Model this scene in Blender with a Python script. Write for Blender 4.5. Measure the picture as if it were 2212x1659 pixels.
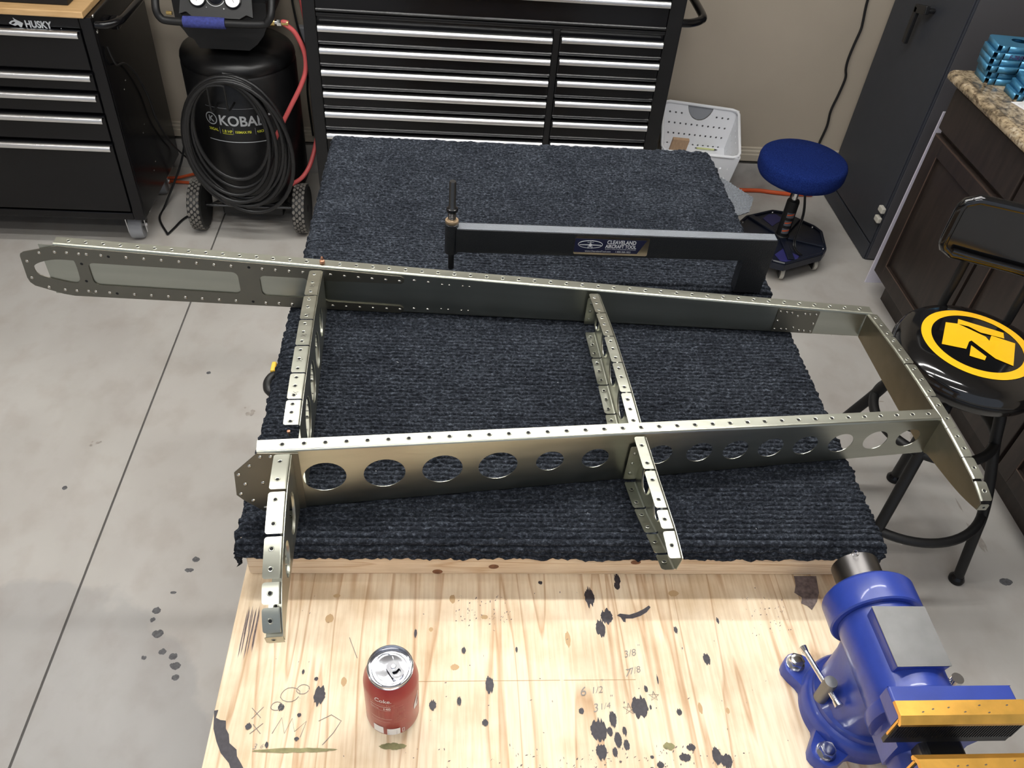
import bpy, bmesh, math, random
import numpy as np
from mathutils import Vector, Matrix
from mathutils.geometry import tessellate_polygon

random.seed(7); rng = np.random.default_rng(7)
SC = bpy.context.scene
for o in list(bpy.data.objects): bpy.data.objects.remove(o)
COL = SC.collection
PI = math.pi

# ------------------------------------------------------------------ camera
cam_d = bpy.data.cameras.new('camera')
cam_d.sensor_width = 36.0; cam_d.sensor_fit = 'HORIZONTAL'
cam_d.lens = 1777.12 / 2212 * 36.0
cam_d.clip_start = 0.02
cam = bpy.data.objects.new('camera', cam_d); COL.objects.link(cam)
rx = Vector((0.996541, -0.04453, 0.070163)); up = Vector((-0.020526, 0.686245, 0.727081)); bk = Vector((-0.080526, -0.726006, 0.682957))
M = Matrix((rx, up, bk)).transposed().to_4x4(); M.translation = (0, 0, 1.93)
cam.matrix_world = M
SC.camera = cam

# ------------------------------------------------------------------ world, exposure
w = bpy.data.worlds.new('garage_air'); SC.world = w; w.use_nodes = True
w.node_tree.nodes['Background'].inputs[0].default_value = (0.78, 0.86, 1.0, 1)
w.node_tree.nodes['Background'].inputs[1].default_value = 0.45
SC.view_settings.view_transform = 'Standard'; SC.view_settings.look = 'None'
SC.view_settings.exposure = 0.30; SC.view_settings.gamma = 1.0
SC.view_settings.use_curve_mapping = False
LED_POWER = 60.0          # emission of the ceiling tubes

# ------------------------------------------------------------------ materials
def nodes(m): return m.node_tree.nodes, m.node_tree.links
def mat(name, col, rough=0.5, metal=0.0, var=0.0, vscale=20, bump=0.0, bscale=80, coat=0.0, stretch=(1, 1, 1), emit=0, spec=0.5, trans=0, rvar=0.0):
    m = bpy.data.materials.new(name); m.use_nodes = True
    N, L = nodes(m); b = N['Principled BSDF']
    b.inputs['Base Color'].default_value = (*col, 1); b.inputs['Roughness'].default_value = rough
    b.inputs['Metallic'].default_value = metal; b.inputs['Coat Weight'].default_value = coat
    b.inputs['Coat Roughness'].default_value = 0.08
    b.inputs['Specular IOR Level'].default_value = spec
    if emit:
        b.inputs['Emission Color'].default_value = (*col, 1); b.inputs['Emission Strength'].default_value = emit
    if trans: b.inputs['Transmission Weight'].default_value = trans
    if var or bump or rvar:
        tc = N.new('ShaderNodeTexCoord'); mp = N.new('ShaderNodeMapping'); mp.inputs['Scale'].default_value = stretch
        L.new(tc.outputs['Object'], mp.inputs['Vector'])
    if var or rvar:
        n = N.new('ShaderNodeTexNoise'); n.inputs['Scale'].default_value = vscale; n.inputs['Detail'].default_value = 5
        L.new(mp.outputs[0], n.inputs['Vector'])
    if var:
        r = N.new('ShaderNodeValToRGB')
        r.color_ramp.elements[0].position = .3; r.color_ramp.elements[1].position = .7
        r.color_ramp.elements[0].color = (*[c * (1 - var) for c in col], 1)
        r.color_ramp.elements[1].color = (*[min(1, c * (1 + var)) for c in col], 1)
        L.new(n.outputs['Fac'], r.inputs[0]); L.new(r.outputs[0], b.inputs['Base Color'])
    if rvar:
        q = N.new('ShaderNodeMapRange'); q.inputs['To Min'].default_value = max(.02, rough - rvar); q.inputs['To Max'].default_value = rough + rvar
        L.new(n.outputs['Fac'], q.inputs['Value']); L.new(q.outputs[0], b.inputs['Roughness'])
    if bump:
        n2 = N.new('ShaderNodeTexNoise'); n2.inputs['Scale'].default_value = bscale; n2.inputs['Detail'].default_value = 4
        L.new(mp.outputs[0], n2.inputs['Vector'])
        bp = N.new('ShaderNodeBump'); bp.inputs['Strength'].default_value = bump; bp.inputs['Distance'].default_value = 0.002
        L.new(n2.outputs['Fac'], bp.inputs['Height']); L.new(bp.outputs[0], b.inputs['Normal'])
    return m

def ramp_mat(name, stops, scale, detail=6, stretch=(1, 1, 1), rough=.6, distort=0.0, bump=0.0, coat=0.0, second=None, metal=0.0, spec=.5):
    m = bpy.data.materials.new(name); m.use_nodes = True
    N, L = nodes(m); b = N['Principled BSDF']; b.inputs['Roughness'].default_value = rough
    b.inputs['Coat Weight'].default_value = coat; b.inputs['Metallic'].default_value = metal
    b.inputs['Specular IOR Level'].default_value = spec
    tc = N.new('ShaderNodeTexCoord'); mp = N.new('ShaderNodeMapping'); mp.inputs['Scale'].default_value = stretch
    L.new(tc.outputs['Object'], mp.inputs['Vector'])
    n = N.new('ShaderNodeTexNoise'); n.inputs['Scale'].default_value = scale; n.inputs['Detail'].default_value = detail
    n.inputs['Distortion'].default_value = distort
    L.new(mp.outputs[0], n.inputs['Vector'])
    r = N.new('ShaderNodeValToRGB'); e = r.color_ramp.elements
    while len(e) < len(stops): e.new(.5)
    for i, (p, c) in enumerate(stops): e[i].position = p; e[i].color = (*c, 1)
    L.new(n.outputs['Fac'], r.inputs[0]); out = r.outputs[0]
    if second:
        s2, st2, stops2, fac = second
        mp2 = N.new('ShaderNodeMapping'); mp2.inputs['Scale'].default_value = st2; L.new(tc.outputs['Object'], mp2.inputs['Vector'])
        n2 = N.new('ShaderNodeTexNoise'); n2.inputs['Scale'].default_value = s2; n2.inputs['Detail'].default_value = 4
        L.new(mp2.outputs[0], n2.inputs['Vector'])
        r2 = N.new('ShaderNodeValToRGB'); e2 = r2.color_ramp.elements
        while len(e2) < len(stops2): e2.new(.5)
        for i, (p, c) in enumerate(stops2): e2[i].position = p; e2[i].color = (*c, 1)
        L.new(n2.outputs['Fac'], r2.inputs[0])
        mx = N.new('ShaderNodeMix'); mx.data_type = 'RGBA'; mx.blend_type = 'MULTIPLY'; mx.inputs['Factor'].default_value = fac
        L.new(out, mx.inputs['A']); L.new(r2.outputs[0], mx.inputs['B']); out = mx.outputs['Result']
    L.new(out, b.inputs['Base Color'])
    if bump:
        bp = N.new('ShaderNodeBump'); bp.inputs['Strength'].default_value = bump; bp.inputs['Distance'].default_value = 0.002
        L.new(n.outputs['Fac'], bp.inputs['Height']); L.new(bp.outputs[0], b.inputs['Normal'])
    return m

m_floor = ramp_mat('concrete', [(.3, (.42, .395, .365)), (.5, (.47, .45, .42)), (.72, (.53, .51, .48))], 3.0, 10, (1, .6, 1), rough=.42, distort=.4, bump=.03,
                   second=(11, (1, .8, 1), [(.34, (.84, .80, .77)), (.52, (1, 1, 1))], .5))
def grey_patch(m):
    """round patch of floor with an irregular edge: the concrete is slightly greyer inside it"""
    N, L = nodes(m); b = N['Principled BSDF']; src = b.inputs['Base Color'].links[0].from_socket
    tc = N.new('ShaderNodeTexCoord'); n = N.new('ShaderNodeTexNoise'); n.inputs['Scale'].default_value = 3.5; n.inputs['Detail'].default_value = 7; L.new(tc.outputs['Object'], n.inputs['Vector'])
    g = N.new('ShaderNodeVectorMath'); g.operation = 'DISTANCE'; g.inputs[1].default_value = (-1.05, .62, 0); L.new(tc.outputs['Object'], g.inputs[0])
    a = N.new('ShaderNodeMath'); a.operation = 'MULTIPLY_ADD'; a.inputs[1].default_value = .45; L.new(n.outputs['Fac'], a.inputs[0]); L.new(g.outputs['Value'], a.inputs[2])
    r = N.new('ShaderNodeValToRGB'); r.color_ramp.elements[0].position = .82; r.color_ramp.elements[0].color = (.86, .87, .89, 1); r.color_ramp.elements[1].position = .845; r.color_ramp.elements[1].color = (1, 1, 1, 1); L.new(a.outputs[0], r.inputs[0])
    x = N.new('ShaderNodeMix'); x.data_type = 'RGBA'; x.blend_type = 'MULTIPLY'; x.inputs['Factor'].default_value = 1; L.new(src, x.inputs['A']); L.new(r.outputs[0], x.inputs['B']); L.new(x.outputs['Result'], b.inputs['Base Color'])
grey_patch(m_floor)
m_joint = mat('joint', (.10, .095, .09), .9)
m_wall = mat('tan_paint', (.40, .345, .275), .55, var=.04, vscale=3)
m_trim = mat('trim_paint', (.46, .41, .33), .45)
m_curb = ramp_mat('curb_concrete', [(.3, (.30, .29, .27)), (.7, (.48, .465, .44))], 9, rough=.85)
m_ceil = mat('ceiling_paint', (.52, .51, .50), .8)
m_dark = mat('dark_void', (.012, .012, .013), .8)
m_black = mat('black_gloss', (.004, .004, .005), .2, var=.15, vscale=30, rvar=.05, spec=.35)
m_stool = mat('stool_black', (.004, .004, .0045), .10, spec=.6, coat=.5)
m_blacks = mat('black_satin', (.006, .006, .0065), .38, rvar=.06, var=.1, spec=.4)
m_blackm = mat('black_matte', (.007, .007, .0075), .5, spec=.4)
m_rubber = mat('rubber', (.009, .009, .0095), .42, spec=.45)
m_tire = mat('tire_rubber', (.15, .14, .125), .85, var=.3, vscale=60)
m_tire2 = mat('tire_side', (.012, .012, .012), .5)
m_alu = mat('brushed_handle', (.80, .80, .80), .27, 1.0, bump=.12, bscale=60, stretch=(.3, 8, 60))
m_chrome = mat('chrome', (.75, .75, .76), .12, 1.0)
m_steel = mat('machined_steel', (.115, .11, .108), .36, 1.0, var=.14, vscale=12, rvar=.05)
m_dsteel = mat('dark_steel', (.10, .10, .10), .35, 1.0)
m_anvil = mat('ground_steel', (.22, .22, .22), .46, 1.0, var=.10, vscale=30)
m_brass = mat('brass', (.65, .47, .18), .3, 1.0)
m_copper = mat('copper', (.48, .24, .15), .4, .8)
m_bush = mat('bronze_bushing', (.42, .31, .20), .45, .8)
m_gold = mat('gold_anodised', (.80, .44, .09), .34, .85, var=.12, vscale=50)
m_blue = mat('vise_blue', (.018, .042, .27), .36, var=.10, vscale=40, bump=.06, bscale=200, coat=.25)
m_navy = mat('navy_plastic', (.006, .009, .020), .4)
m_navyd = mat('navy_decal', (.025, .025, .13), .45)
m_foam = mat('blue_foam', (.035, .045, .20), .9, var=.3, vscale=120)
m_fabric = ramp_mat('blue_fabric', [(.35, (.005, .013, .088)), (.65, (.012, .030, .160))], 260, 3, rough=.95, bump=.4, spec=.1)
m_white = mat('white_plastic', (.80, .81, .84), .35)
m_grey = mat('grey_plastic', (.28, .29, .31), .4)
m_paper = mat('white_card', (.85, .85, .86), .7)
m_sheet = mat('white_sheet', (.66, .64, .74), .5)
m_red = mat('red_hose', (.52, .085, .085), .5)
m_orange = mat('orange_cord', (.60, .09, .02), .5)
m_can = mat('can_red', (.29, .010, .016), .33, .3, coat=.3)
m_canalu = mat('can_alu', (.72, .73, .77), .13, 1.0)
m_print = mat('print_white', (.75, .66, .62), .5)
m_printd = mat('print_dim', (.55, .22, .17), .5)
m_printw = mat('print_bright', (.78, .78, .78), .5)
m_logo = mat('logo_grey', (.48, .50, .52), .35, .3)
m_yellowp = mat('print_yellow', (.62, .62, .05), .5)
m_yel = mat('logo_yellow', (.95, .50, .012), .35, coat=.4)
m_gab = mat('cabinet_charcoal', (.032, .036, .046), .5, var=.06)
m_gabh = mat('cabinet_handle', (.010, .010, .011), .4)
m_beige = mat('beige_plastic', (.55, .53, .47), .5)
m_ribblue = mat('blue_film', (.07, .25, .42), .3, .35, var=.08, vscale=20)
m_ribink = mat('blue_film_ink', (.05, .03, .11), .5)
m_mat = mat('woven_backing', (.27, .29, .315), .9, var=.2, vscale=150)
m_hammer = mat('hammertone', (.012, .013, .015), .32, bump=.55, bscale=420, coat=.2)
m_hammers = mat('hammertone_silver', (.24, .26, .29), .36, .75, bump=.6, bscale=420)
m_stickp = mat('sticker_navy', (.012, .014, .045), .35)
m_stickm = mat('sticker_mirror', (.62, .50, .42), .15, 1.0)
m_skel = mat('primed_aluminium', (.43, .435, .37), .33, 1.0, var=.07, vscale=7, rvar=.05, bump=.05, bscale=30, stretch=(.4, 6, 6))
m_doub = mat('doubler_aluminium', (.20, .19, .155), .48, 1.0, var=.06, vscale=12)
m_rivet = mat('rivet', (.60, .57, .50), .25, 1.0)
m_hole = mat('hole_dark', (.008, .008, .008), .9)
m_ink = mat('marker_ink', (.02, .02, .025), .7)
m_graph = mat('pencil', (.26, .24, .22), .7)
m_paint = mat('spilt_paint', (.032, .027, .034), .55, var=.3, vscale=200)
m_paint2 = mat('smear_paint', (.16, .12, .115), .7, var=.4, vscale=150)
m_brown = mat('brown_stain', (.50, .33, .17), .7)
m_green = mat('olive_stain', (.24, .22, .10), .7, var=.3, vscale=80)
m_glass = mat('gauge_face', (.82, .83, .84), .25, coat=.6)
m_lint = mat('lint', (.55, .56, .58), .9)
m_butcher = ramp_mat('butcher_block', [(.3, (.52, .32, .14)), (.7, (.66, .43, .21))], 10, 4, (1.2, 14, 8), rough=.4)
m_esp = ramp_mat('espresso_wood', [(.3, (.018, .013, .011)), (.6, (.030, .021, .017)), (.85, (.042, .029, .023))], 8, 5, (6, 6, .8), rough=.42)
m_espedge = mat('espresso_worn', (.075, .046, .034), .5)
m_granite = ramp_mat('granite', [(.25, (.025, .02, .018)), (.40, (.20, .155, .10)), (.55, (.46, .36, .23)), (.75, (.60, .52, .40))], 26, 10, (1, .7, 1), rough=.22, distort=1.2,
                     second=(90, (1, 1, 1), [(.36, (.30, .26, .24)), (.5, (1, 1, 1))], .8))
m_led = mat('led_tube', (1.0, .985, .95), .5, emit=LED_POWER)

def wood_mat(name, base, dark, ring, scale, rough, knots=False):
    """flat-sawn grain running along the object's Y (plywood) or X (pine)"""
    m = bpy.data.materials.new(name); m.use_nodes = True
    N, L = nodes(m); b = N['Principled BSDF']; b.inputs['Roughness'].default_value = rough; b.inputs['Specular IOR Level'].default_value = .3
    tc = N.new('ShaderNodeTexCoord')
    mp = N.new('ShaderNodeMapping'); mp.inputs['Scale'].default_value = scale; L.new(tc.outputs['Object'], mp.inputs['Vector'])
    n0 = N.new('ShaderNodeTexNoise'); n0.inputs['Scale'].default_value = 3.2; n0.inputs['Detail'].default_value = 3; n0.inputs['Distortion'].default_value = .4
    L.new(mp.outputs[0], n0.inputs['Vector'])
    mul = N.new('ShaderNodeMath'); mul.operation = 'MULTIPLY'; mul.inputs[1].default_value = ring; L.new(n0.outputs['Fac'], mul.inputs[0])
    fr = N.new('ShaderNodeMath'); fr.operation = 'FRACT'; L.new(mul.outputs[0], fr.inputs[0])
    r = N.new('ShaderNodeValToRGB'); e = r.color_ramp.elements
    e[0].position = 0; e[0].color = (*base, 1); e[1].position = .70; e[1].color = (*[c * .97 for c in base], 1)
    x = e.new(.90); x.color = (*dark, 1); x = e.new(1.0); x.color = (*base, 1)
    L.new(fr.outputs[0], r.inputs[0])
    fine = N.new('ShaderNodeTexNoise'); fine.inputs['Scale'].default_value = 60; fine.inputs['Detail'].default_value = 4
    L.new(mp.outputs[0], fine.inputs['Vector'])
    rf = N.new('ShaderNodeValToRGB'); rf.color_ramp.elements[0].position = .35; rf.color_ramp.elements[0].color = (.86, .80, .72, 1)
    rf.color_ramp.elements[1].position = .6; rf.color_ramp.elements[1].color = (1, 1, 1, 1); L.new(fine.outputs['Fac'], rf.inputs[0])
    blot = N.new('ShaderNodeTexNoise'); blot.inputs['Scale'].default_value = 9; blot.inputs['Detail'].default_value = 6; L.new(tc.outputs['Object'], blot.inputs['Vector'])
    rb = N.new('ShaderNodeValToRGB'); rb.color_ramp.elements[0].position = .36; rb.color_ramp.elements[0].color = (.74, .67, .59, 1)
    rb.color_ramp.elements[1].position = .56; rb.color_ramp.elements[1].color = (1, 1, 1, 1); L.new(blot.outputs['Fac'], rb.inputs[0])
    a = N.new('ShaderNodeMix'); a.data_type = 'RGBA'; a.blend_type = 'MULTIPLY'; a.inputs['Factor'].default_value = .8
    L.new(r.outputs[0], a.inputs['A']); L.new(rf.outputs[0], a.inputs['B'])
    c = N.new('ShaderNodeMix'); c.data_type = 'RGBA'; c.blend_type = 'MULTIPLY'; c.inputs['Factor'].default_value = .8 if not knots else .3
    L.new(a.outputs['Result'], c.inputs['A']); L.new(rb.outputs[0], c.inputs['B'])
    L.new(c.outputs['Result'], b.inputs['Base Color'])
    return m
m_ply = wood_mat('plywood_veneer', (.86, .715, .525), (.62, .43, .27), 9.0, (3.6, .22, 1), .6)
m_pine = wood_mat('pine_lumber', (.84, .68, .49), (.68, .49, .31), 6.0, (.35, 4, 9), .6, True)
m_knot = mat('knot', (.20, .085, .04), .6, var=.3, vscale=150)

def carpet_mat():
    m = bpy.data.materials.new('ribbed_carpet'); m.use_nodes = True
    N, L = nodes(m); b = N['Principled BSDF']; b.inputs['Roughness'].default_value = 1; b.inputs['Specular IOR Level'].default_value = .08
    tc = N.new('ShaderNodeTexCoord')
    mp = N.new('ShaderNodeMapping'); mp.inputs['Scale'].default_value = (1, 1.2, 1.2); L.new(tc.outputs['Object'], mp.inputs['Vector'])
    n = N.new('ShaderNodeTexNoise'); n.inputs['Scale'].default_value = 190; n.inputs['Detail'].default_value = 4; n.inputs['Roughness'].default_value = .72
    L.new(mp.outputs[0], n.inputs['Vector'])
    r = N.new('ShaderNodeValToRGB'); e = r.color_ramp.elements
    e[0].position = .30; e[0].color = (.009, .0102, .013, 1); e[1].position = .76; e[1].color = (.175, .200, .240, 1)
    x = e.new(.50); x.color = (.027, .031, .039, 1); x = e.new(.61); x.color = (.064, .073, .090, 1)
    L.new(n.outputs['Fac'], r.inputs[0]); 
    n2 = N.new('ShaderNodeTexNoise'); n2.inputs['Scale'].default_value = 14; n2.inputs['Detail'].default_value = 4; L.new(tc.outputs['Object'], n2.inputs['Vector'])
    r2 = N.new('ShaderNodeValToRGB'); r2.color_ramp.elements[0].position = .35; r2.color_ramp.elements[0].color = (.62, .62, .64, 1)
    r2.color_ramp.elements[1].position = .65; r2.color_ramp.elements[1].color = (1, 1, 1, 1); L.new(n2.outputs['Fac'], r2.inputs[0])
    a = N.new('ShaderNodeMix'); a.data_type = 'RGBA'; a.blend_type = 'MULTIPLY'; a.inputs['Factor'].default_value = .8
    L.new(r.outputs[0], a.inputs['A']); L.new(r2.outputs[0], a.inputs['B']); L.new(a.outputs['Result'], b.inputs['Base Color'])
    bp = N.new('ShaderNodeBump'); bp.inputs['Strength'].default_value = .8; bp.inputs['Distance'].default_value = .003
    L.new(n.outputs['Fac'], bp.inputs['Height']); L.new(bp.outputs[0], b.inputs['Normal'])
    return m
m_carpet = carpet_mat()

# ------------------------------------------------------------------ mesh builder
ORG = {}
def V(*a): return Vector(a)
class MB:
    def __init__(s): s.v = []; s.f = []; s.m = []; s.s = []
    def add(s, vs, fs, m=0, smooth=False):
        o = len(s.v); s.v.extend([tuple(p) for p in vs])
        for f in fs: s.f.append([i + o for i in f]); s.m.append(m); s.s.append(smooth)
    def box(s, x0, x1, y0, y1, z0, z1, m=0):
        vs = [(x, y, z) for z in (z0, z1) for y in (y0, y1) for x in (x0, x1)]
        s.add(vs, [(0, 2, 3, 1), (4, 5, 7, 6), (0, 1, 5, 4), (2, 6, 7, 3), (0, 4, 6, 2), (1, 3, 7, 5)], m)
        return s
    def obox(s, c, ax, ay, az, m=0):
        c = Vector(c); ax = Vector(ax); ay = Vector(ay); az = Vector(az)
        vs = [c + ax * i + ay * j + az * k for k in (-1, 1) for j in (-1, 1) for i in (-1, 1)]
        s.add(vs, [(0, 2, 3, 1), (4, 5, 7, 6), (0, 1, 5, 4), (2, 6, 7, 3), (0, 4, 6, 2), (1, 3, 7, 5)], m); return s
    def tube(s, pts, r, seg=10, m=0, closed=False, caps=True):
        pts = [Vector(p) for p in pts]; n = len(pts); rs = r if isinstance(r, (list, tuple)) else [r] * n
        tans = []
        for i in range(n):
            a = pts[(i - 1) % n] if closed or i > 0 else pts[i]; b = pts[(i + 1) % n] if closed or i < n - 1 else pts[i]
            t = (b - a); tans.append(t.normalized() if t.length > 1e-9 else Vector((0, 0, 1)))
        nv = tans[0].orthogonal().normalized(); vs = []
        for i in range(n):
            nv = (nv - tans[i] * nv.dot(tans[i]))
            nv = nv.normalized() if nv.length > 1e-6 else tans[i].orthogonal().normalized()
            bv = tans[i].cross(nv)
            for k in range(seg):
                a = 2 * PI * k / seg; vs.append(pts[i] + (nv * math.cos(a) + bv * math.sin(a)) * rs[i])
        fs = []
        for i in range(n if closed else n - 1):
            j = (i + 1) % n
            for k in range(seg):
                l = (k + 1) % seg; fs.append((i * seg + k, i * seg + l, j * seg + l, j * seg + k))
        s.add(vs, fs, m, True)
        if caps and not closed:
            o = len(s.v) - len(vs)
            s.f.append([o + k for k in range(seg)][::-1]); s.m.append(m); s.s.append(False)
            s.f.append([o + (n - 1) * seg + k for k in range(seg)]); s.m.append(m); s.s.append(False)
        return s
    def cyl(s, p0, p1, r0, r1=None, seg=24, m=0, caps=True):
        return s.tube([p0, p1], [r0, r0 if r1 is None else r1], seg, m, False, caps)
    def lathe(s, prof, c=(0, 0, 0), axis=(0, 0, 1), seg=40, m=0, mats=None, sharp=()):
        c = Vector(c); az = Vector(axis).normalized(); ax = az.orthogonal().normalized() if abs(az.z) < .99 else Vector((1, 0, 0)); ay = az.cross(ax)
        vs = []
        for (r, z) in prof:
            for k in range(seg):
                a = 2 * PI * k / seg; vs.append(c + az * z + (ax * math.cos(a) + ay * math.sin(a)) * r)
        for i in range(len(prof) - 1):
            fs = [(i * seg + k, i * seg + (k + 1) % seg, (i + 1) * seg + (k + 1) % seg, (i + 1) * seg + k) for k in range(seg)]
            o = len(s.v)
            if i == 0: s.v.extend([tuple(p) for p in vs]); base = o
            for f in fs: s.f.append([q + base for q in f]); s.m.append(mats[i] if mats else m); s.s.append(i not in sharp)
        for (i, rev) in ((0, True), (len(prof) - 1, False)):
            if prof[i][0] > 1e-5:
                l = [base + i * seg + k for k in range(seg)]; s.f.append(l[::-1] if rev else l); s.m.append((mats[min(i, len(mats) - 1)] if mats else m)); s.s.append(False)
        return s
    def sheet(s, outer, holes, fn, m=0):
        loops = [[Vector((p[0], p[1], 0)) for p in outer]] + [[Vector((p[0], p[1], 0)) for p in h] for h in holes]
        tri = tessellate_polygon(loops); flat = [p for l in loops for p in l]
        s.add([fn(p.x, p.y) for p in flat], [tuple(t) for t in tri], m); return s
    def plate(s, outer, fn, th, holes=(), m=0, me=None):
        """solid slab: outline mapped by fn(u, v), thickened by vector th"""
        th = Vector(th); s.sheet(outer, holes, fn, m); s.sheet(outer, holes, lambda a, b: Vector(fn(a, b)) + th, m)
        for l in [outer] + list(holes):
            n = len(l); a = [Vector(fn(*p)) for p in l]
            s.add(a + [p + th for p in a], [(i, (i + 1) % n, n + (i + 1) % n, n + i) for i in range(n)], m if me is None else me)
        return s
    def dome(s, c, n, r, h, m=0, seg=8):
        c = Vector(c); n = Vector(n).normalized(); a = n.orthogonal().normalized(); b = n.cross(a); vs = []
        for (rr, hh) in ((1, 0), (.8, .65), (.42, .95)):
            for k in range(seg):
                t = 2 * PI * k / seg; vs.append(c + (a * math.cos(t) + b * math.sin(t)) * r * rr + n * h * hh)
        vs.append(c + n * h)
        fs = [(i * seg + k, i * seg + (k + 1) % seg, (i + 1) * seg + (k + 1) % seg, (i + 1) * seg + k) for i in range(2) for k in range(seg)]
        fs += [(2 * seg + k, 2 * seg + (k + 1) % seg, 3 * seg) for k in range(seg)]
        s.add(vs, fs, m, True); return s
    def text(s, txt, size, fn, m=0, bold=0.0, align='LEFT', sx=1.0, shear=0.0, fitw=None):
        cu = bpy.data.curves.new('t', 'FONT'); cu.body = txt; cu.size = size; cu.align_x = align; cu.offset = bold; cu.resolution_u = 4; cu.shear = shear
        o = bpy.data.objects.new('t', cu); me = bpy.data.meshes.new_from_object(o)
        if fitw: sx = fitw / max(v.co.x for v in me.vertices)
        s.add([fn(v.co.x * sx, v.co.y) for v in me.vertices], [tuple(p.vertices) for p in me.polygons], m)
        bpy.data.objects.remove(o); bpy.data.meshes.remove(me); bpy.data.curves.remove(cu); return s
    def build(s, name, mats, parent=None, bevel=0.0, seg=2, recalc=True, solid=0.0, angle=None):
        me = bpy.data.meshes.new(name); o = bpy.data.objects.new(name, me); COL.objects.link(o)
        org = Vector((0, 0, 0))
        if parent is not None: o.parent = parent; org = ORG[parent.name]
        ORG[o.name] = org
        me.from_pydata([(p[0] - org.x, p[1] - org.y, p[2] - org.z) for p in s.v], [], s.f)
        for x in (mats if isinstance(mats, (list, tuple)) else [mats]): me.materials.append(x)
        me.polygons.foreach_set('material_index', s.m); me.polygons.foreach_set('use_smooth', s.s)
        me.validate()
        if recalc:
            bm = bmesh.new(); bm.from_mesh(me); bmesh.ops.recalc_face_normals(bm, faces=bm.faces); bm.to_mesh(me); bm.free()
        me.update()
        if not bevel: me.set_sharp_from_angle(angle=math.radians(38))
        if bevel:
            b = o.modifiers.new('bevel', 'BEVEL'); b.width = bevel; b.segments = seg; b.limit_method = 'ANGLE'; b.angle_limit = math.radians(40); b.harden_normals = False
        if solid:
            b = o.modifiers.new('solid', 'SOLIDIFY'); b.thickness = solid; b.offset = 0
        return o
def rebase(o, loc):
    """move the origin of a one-mesh thing to loc without moving the mesh"""
    loc = Vector(loc); o.data.transform(Matrix.Translation(-loc)); o.location = loc; ORG[o.name] = loc; return o
def thing(name, label, cat, loc, group=None):
    o = bpy.data.objects.new(name, None); COL.objects.link(o); o.location = loc; o.empty_display_size = .05
    ORG[o.name] = Vector(loc); o['label'] = label; o['category'] = cat
    if group: o['group'] = group
    return o
def tag(o, label, cat, group=None):
    o['label'] = label; o['category'] = cat
    if group: o['group'] = group
    return o
def struct(o): o['kind'] = 'structure'; return o
def stuff(o): o['kind'] = 'stuff'; return o
def lab(o, l): o['label'] = l; return o
def smooth_path(pts, n=8, closed=False):
    P = [Vector(p) for p in pts]; out = []; k = len(P)
    rngi = range(k if closed else k - 1)
    for i in rngi:
        p0 = P[(i - 1) % k] if closed or i > 0 else P[0]; p1 = P[i]; p2 = P[(i + 1) % k]; p3 = P[(i + 2) % k] if closed or i < k - 2 else P[-1]
        for j in range(n):
            t = j / n
            out.append(.5 * ((2 * p1) + (p2 - p0) * t + (2 * p0 - 5 * p1 + 4 * p2 - p3) * t * t + (3 * p1 - p0 - 3 * p2 + p3) * t ** 3))
    if not closed: out.append(P[-1])
    return out
def circ(cx, cy, r, n=24, ry=None): return [(cx + r * math.cos(2 * PI * i / n), cy + (ry or r) * math.sin(2 * PI * i / n)) for i in range(n)]
def rrect(x0, x1, y0, y1, r, n=4):
    out = []
    for (cx, cy, a) in ((x1 - r, y1 - r, 0), (x0 + r, y1 - r, 1), (x0 + r, y0 + r, 2), (x1 - r, y0 + r, 3)):
        for i in range(n + 1):
            t = (a + i / n) * PI / 2; out.append((cx + r * math.cos(t), cy + r * math.sin(t)))
    return out
def smooth2(pts, n=6): return [(p.x, p.y) for p in smooth_path([(a, b, 0) for a, b in pts], n, True)]
def blob(cx, cy, rx_, ry_, spik=.25, n=26):
    out = []
    for i in range(n):
        t = 2 * PI * i / n; k = 1 + random.uniform(-.12, .12) + spik * abs(math.sin(t)) * random.uniform(-.5, 1)
        out.append((cx + rx_ * math.cos(t) * (1 + random.uniform(-.08, .08)), cy + ry_ * math.sin(t) * k))
    return out
# ================================================================== the room
CEIL = 2.75
fl = struct(MB().box(-3.2, 2.5, -.9, 3.6, -.12, -.004).build('floor', m_joint))
for (x0, x1) in ((-3.2, -.9432), (-.9368, 2.5)):
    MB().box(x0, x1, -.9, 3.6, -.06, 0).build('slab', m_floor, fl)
d = MB()
for (x, y, a, b) in ((-0.663, 1.334, .011, .0075), (-0.675, 1.297, .0121, .0066), (-0.698, 1.228, .0082, .0042), (-0.727, 1.171, .0115, .0094), (-0.702, 1.106, .0147, .0102), (-0.682, 1.06, .01, .0075), (-0.651, 1.051, .0111, .0086), (-0.647, 1.021, .0132, .0085), (-0.635, .994, .0098, .0071), (-0.73, 1.147, .0069, .0053), (-0.725, 1.046, .0066, .0049), (-1.088, 1.574, .0077, .0068), (1.613, 1.262, .0211, .0108), (-0.794, 2.077, .008, .006)):
    for k in range(2):
        d.sheet(blob(x + random.uniform(-.4, .4) * a, y + random.uniform(-.5, .5) * b, a * (.95 if k == 0 else .5), b * (1.0 if k == 0 else .6), .3, 18), [], lambda u, v: (u, v, .0004 + .0001 * k))
fs = MB()
for (x, y, a, b2) in ((1.62, 1.95, .05, .03), (1.50, 2.02, .03, .02), (1.58, 1.83, .025, .05), (1.35, 2.55, .06, .02), (1.48, 2.40, .03, .06), (1.60, 1.45, .02, .09), (-.62, 1.9, .025, .02), (-1.05, 1.75, .02, .012)):
    for k in range(5):
        zf = .0002 + .00004 * len(fs.f) / 16
        fs.sheet(blob(x + random.uniform(-1, 1) * a, y + random.uniform(-1, 1) * b2, a * random.uniform(.1, .35), b2 * random.uniform(.1, .35), .6, 18), [], lambda u, v: (u, v, zf))
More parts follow.
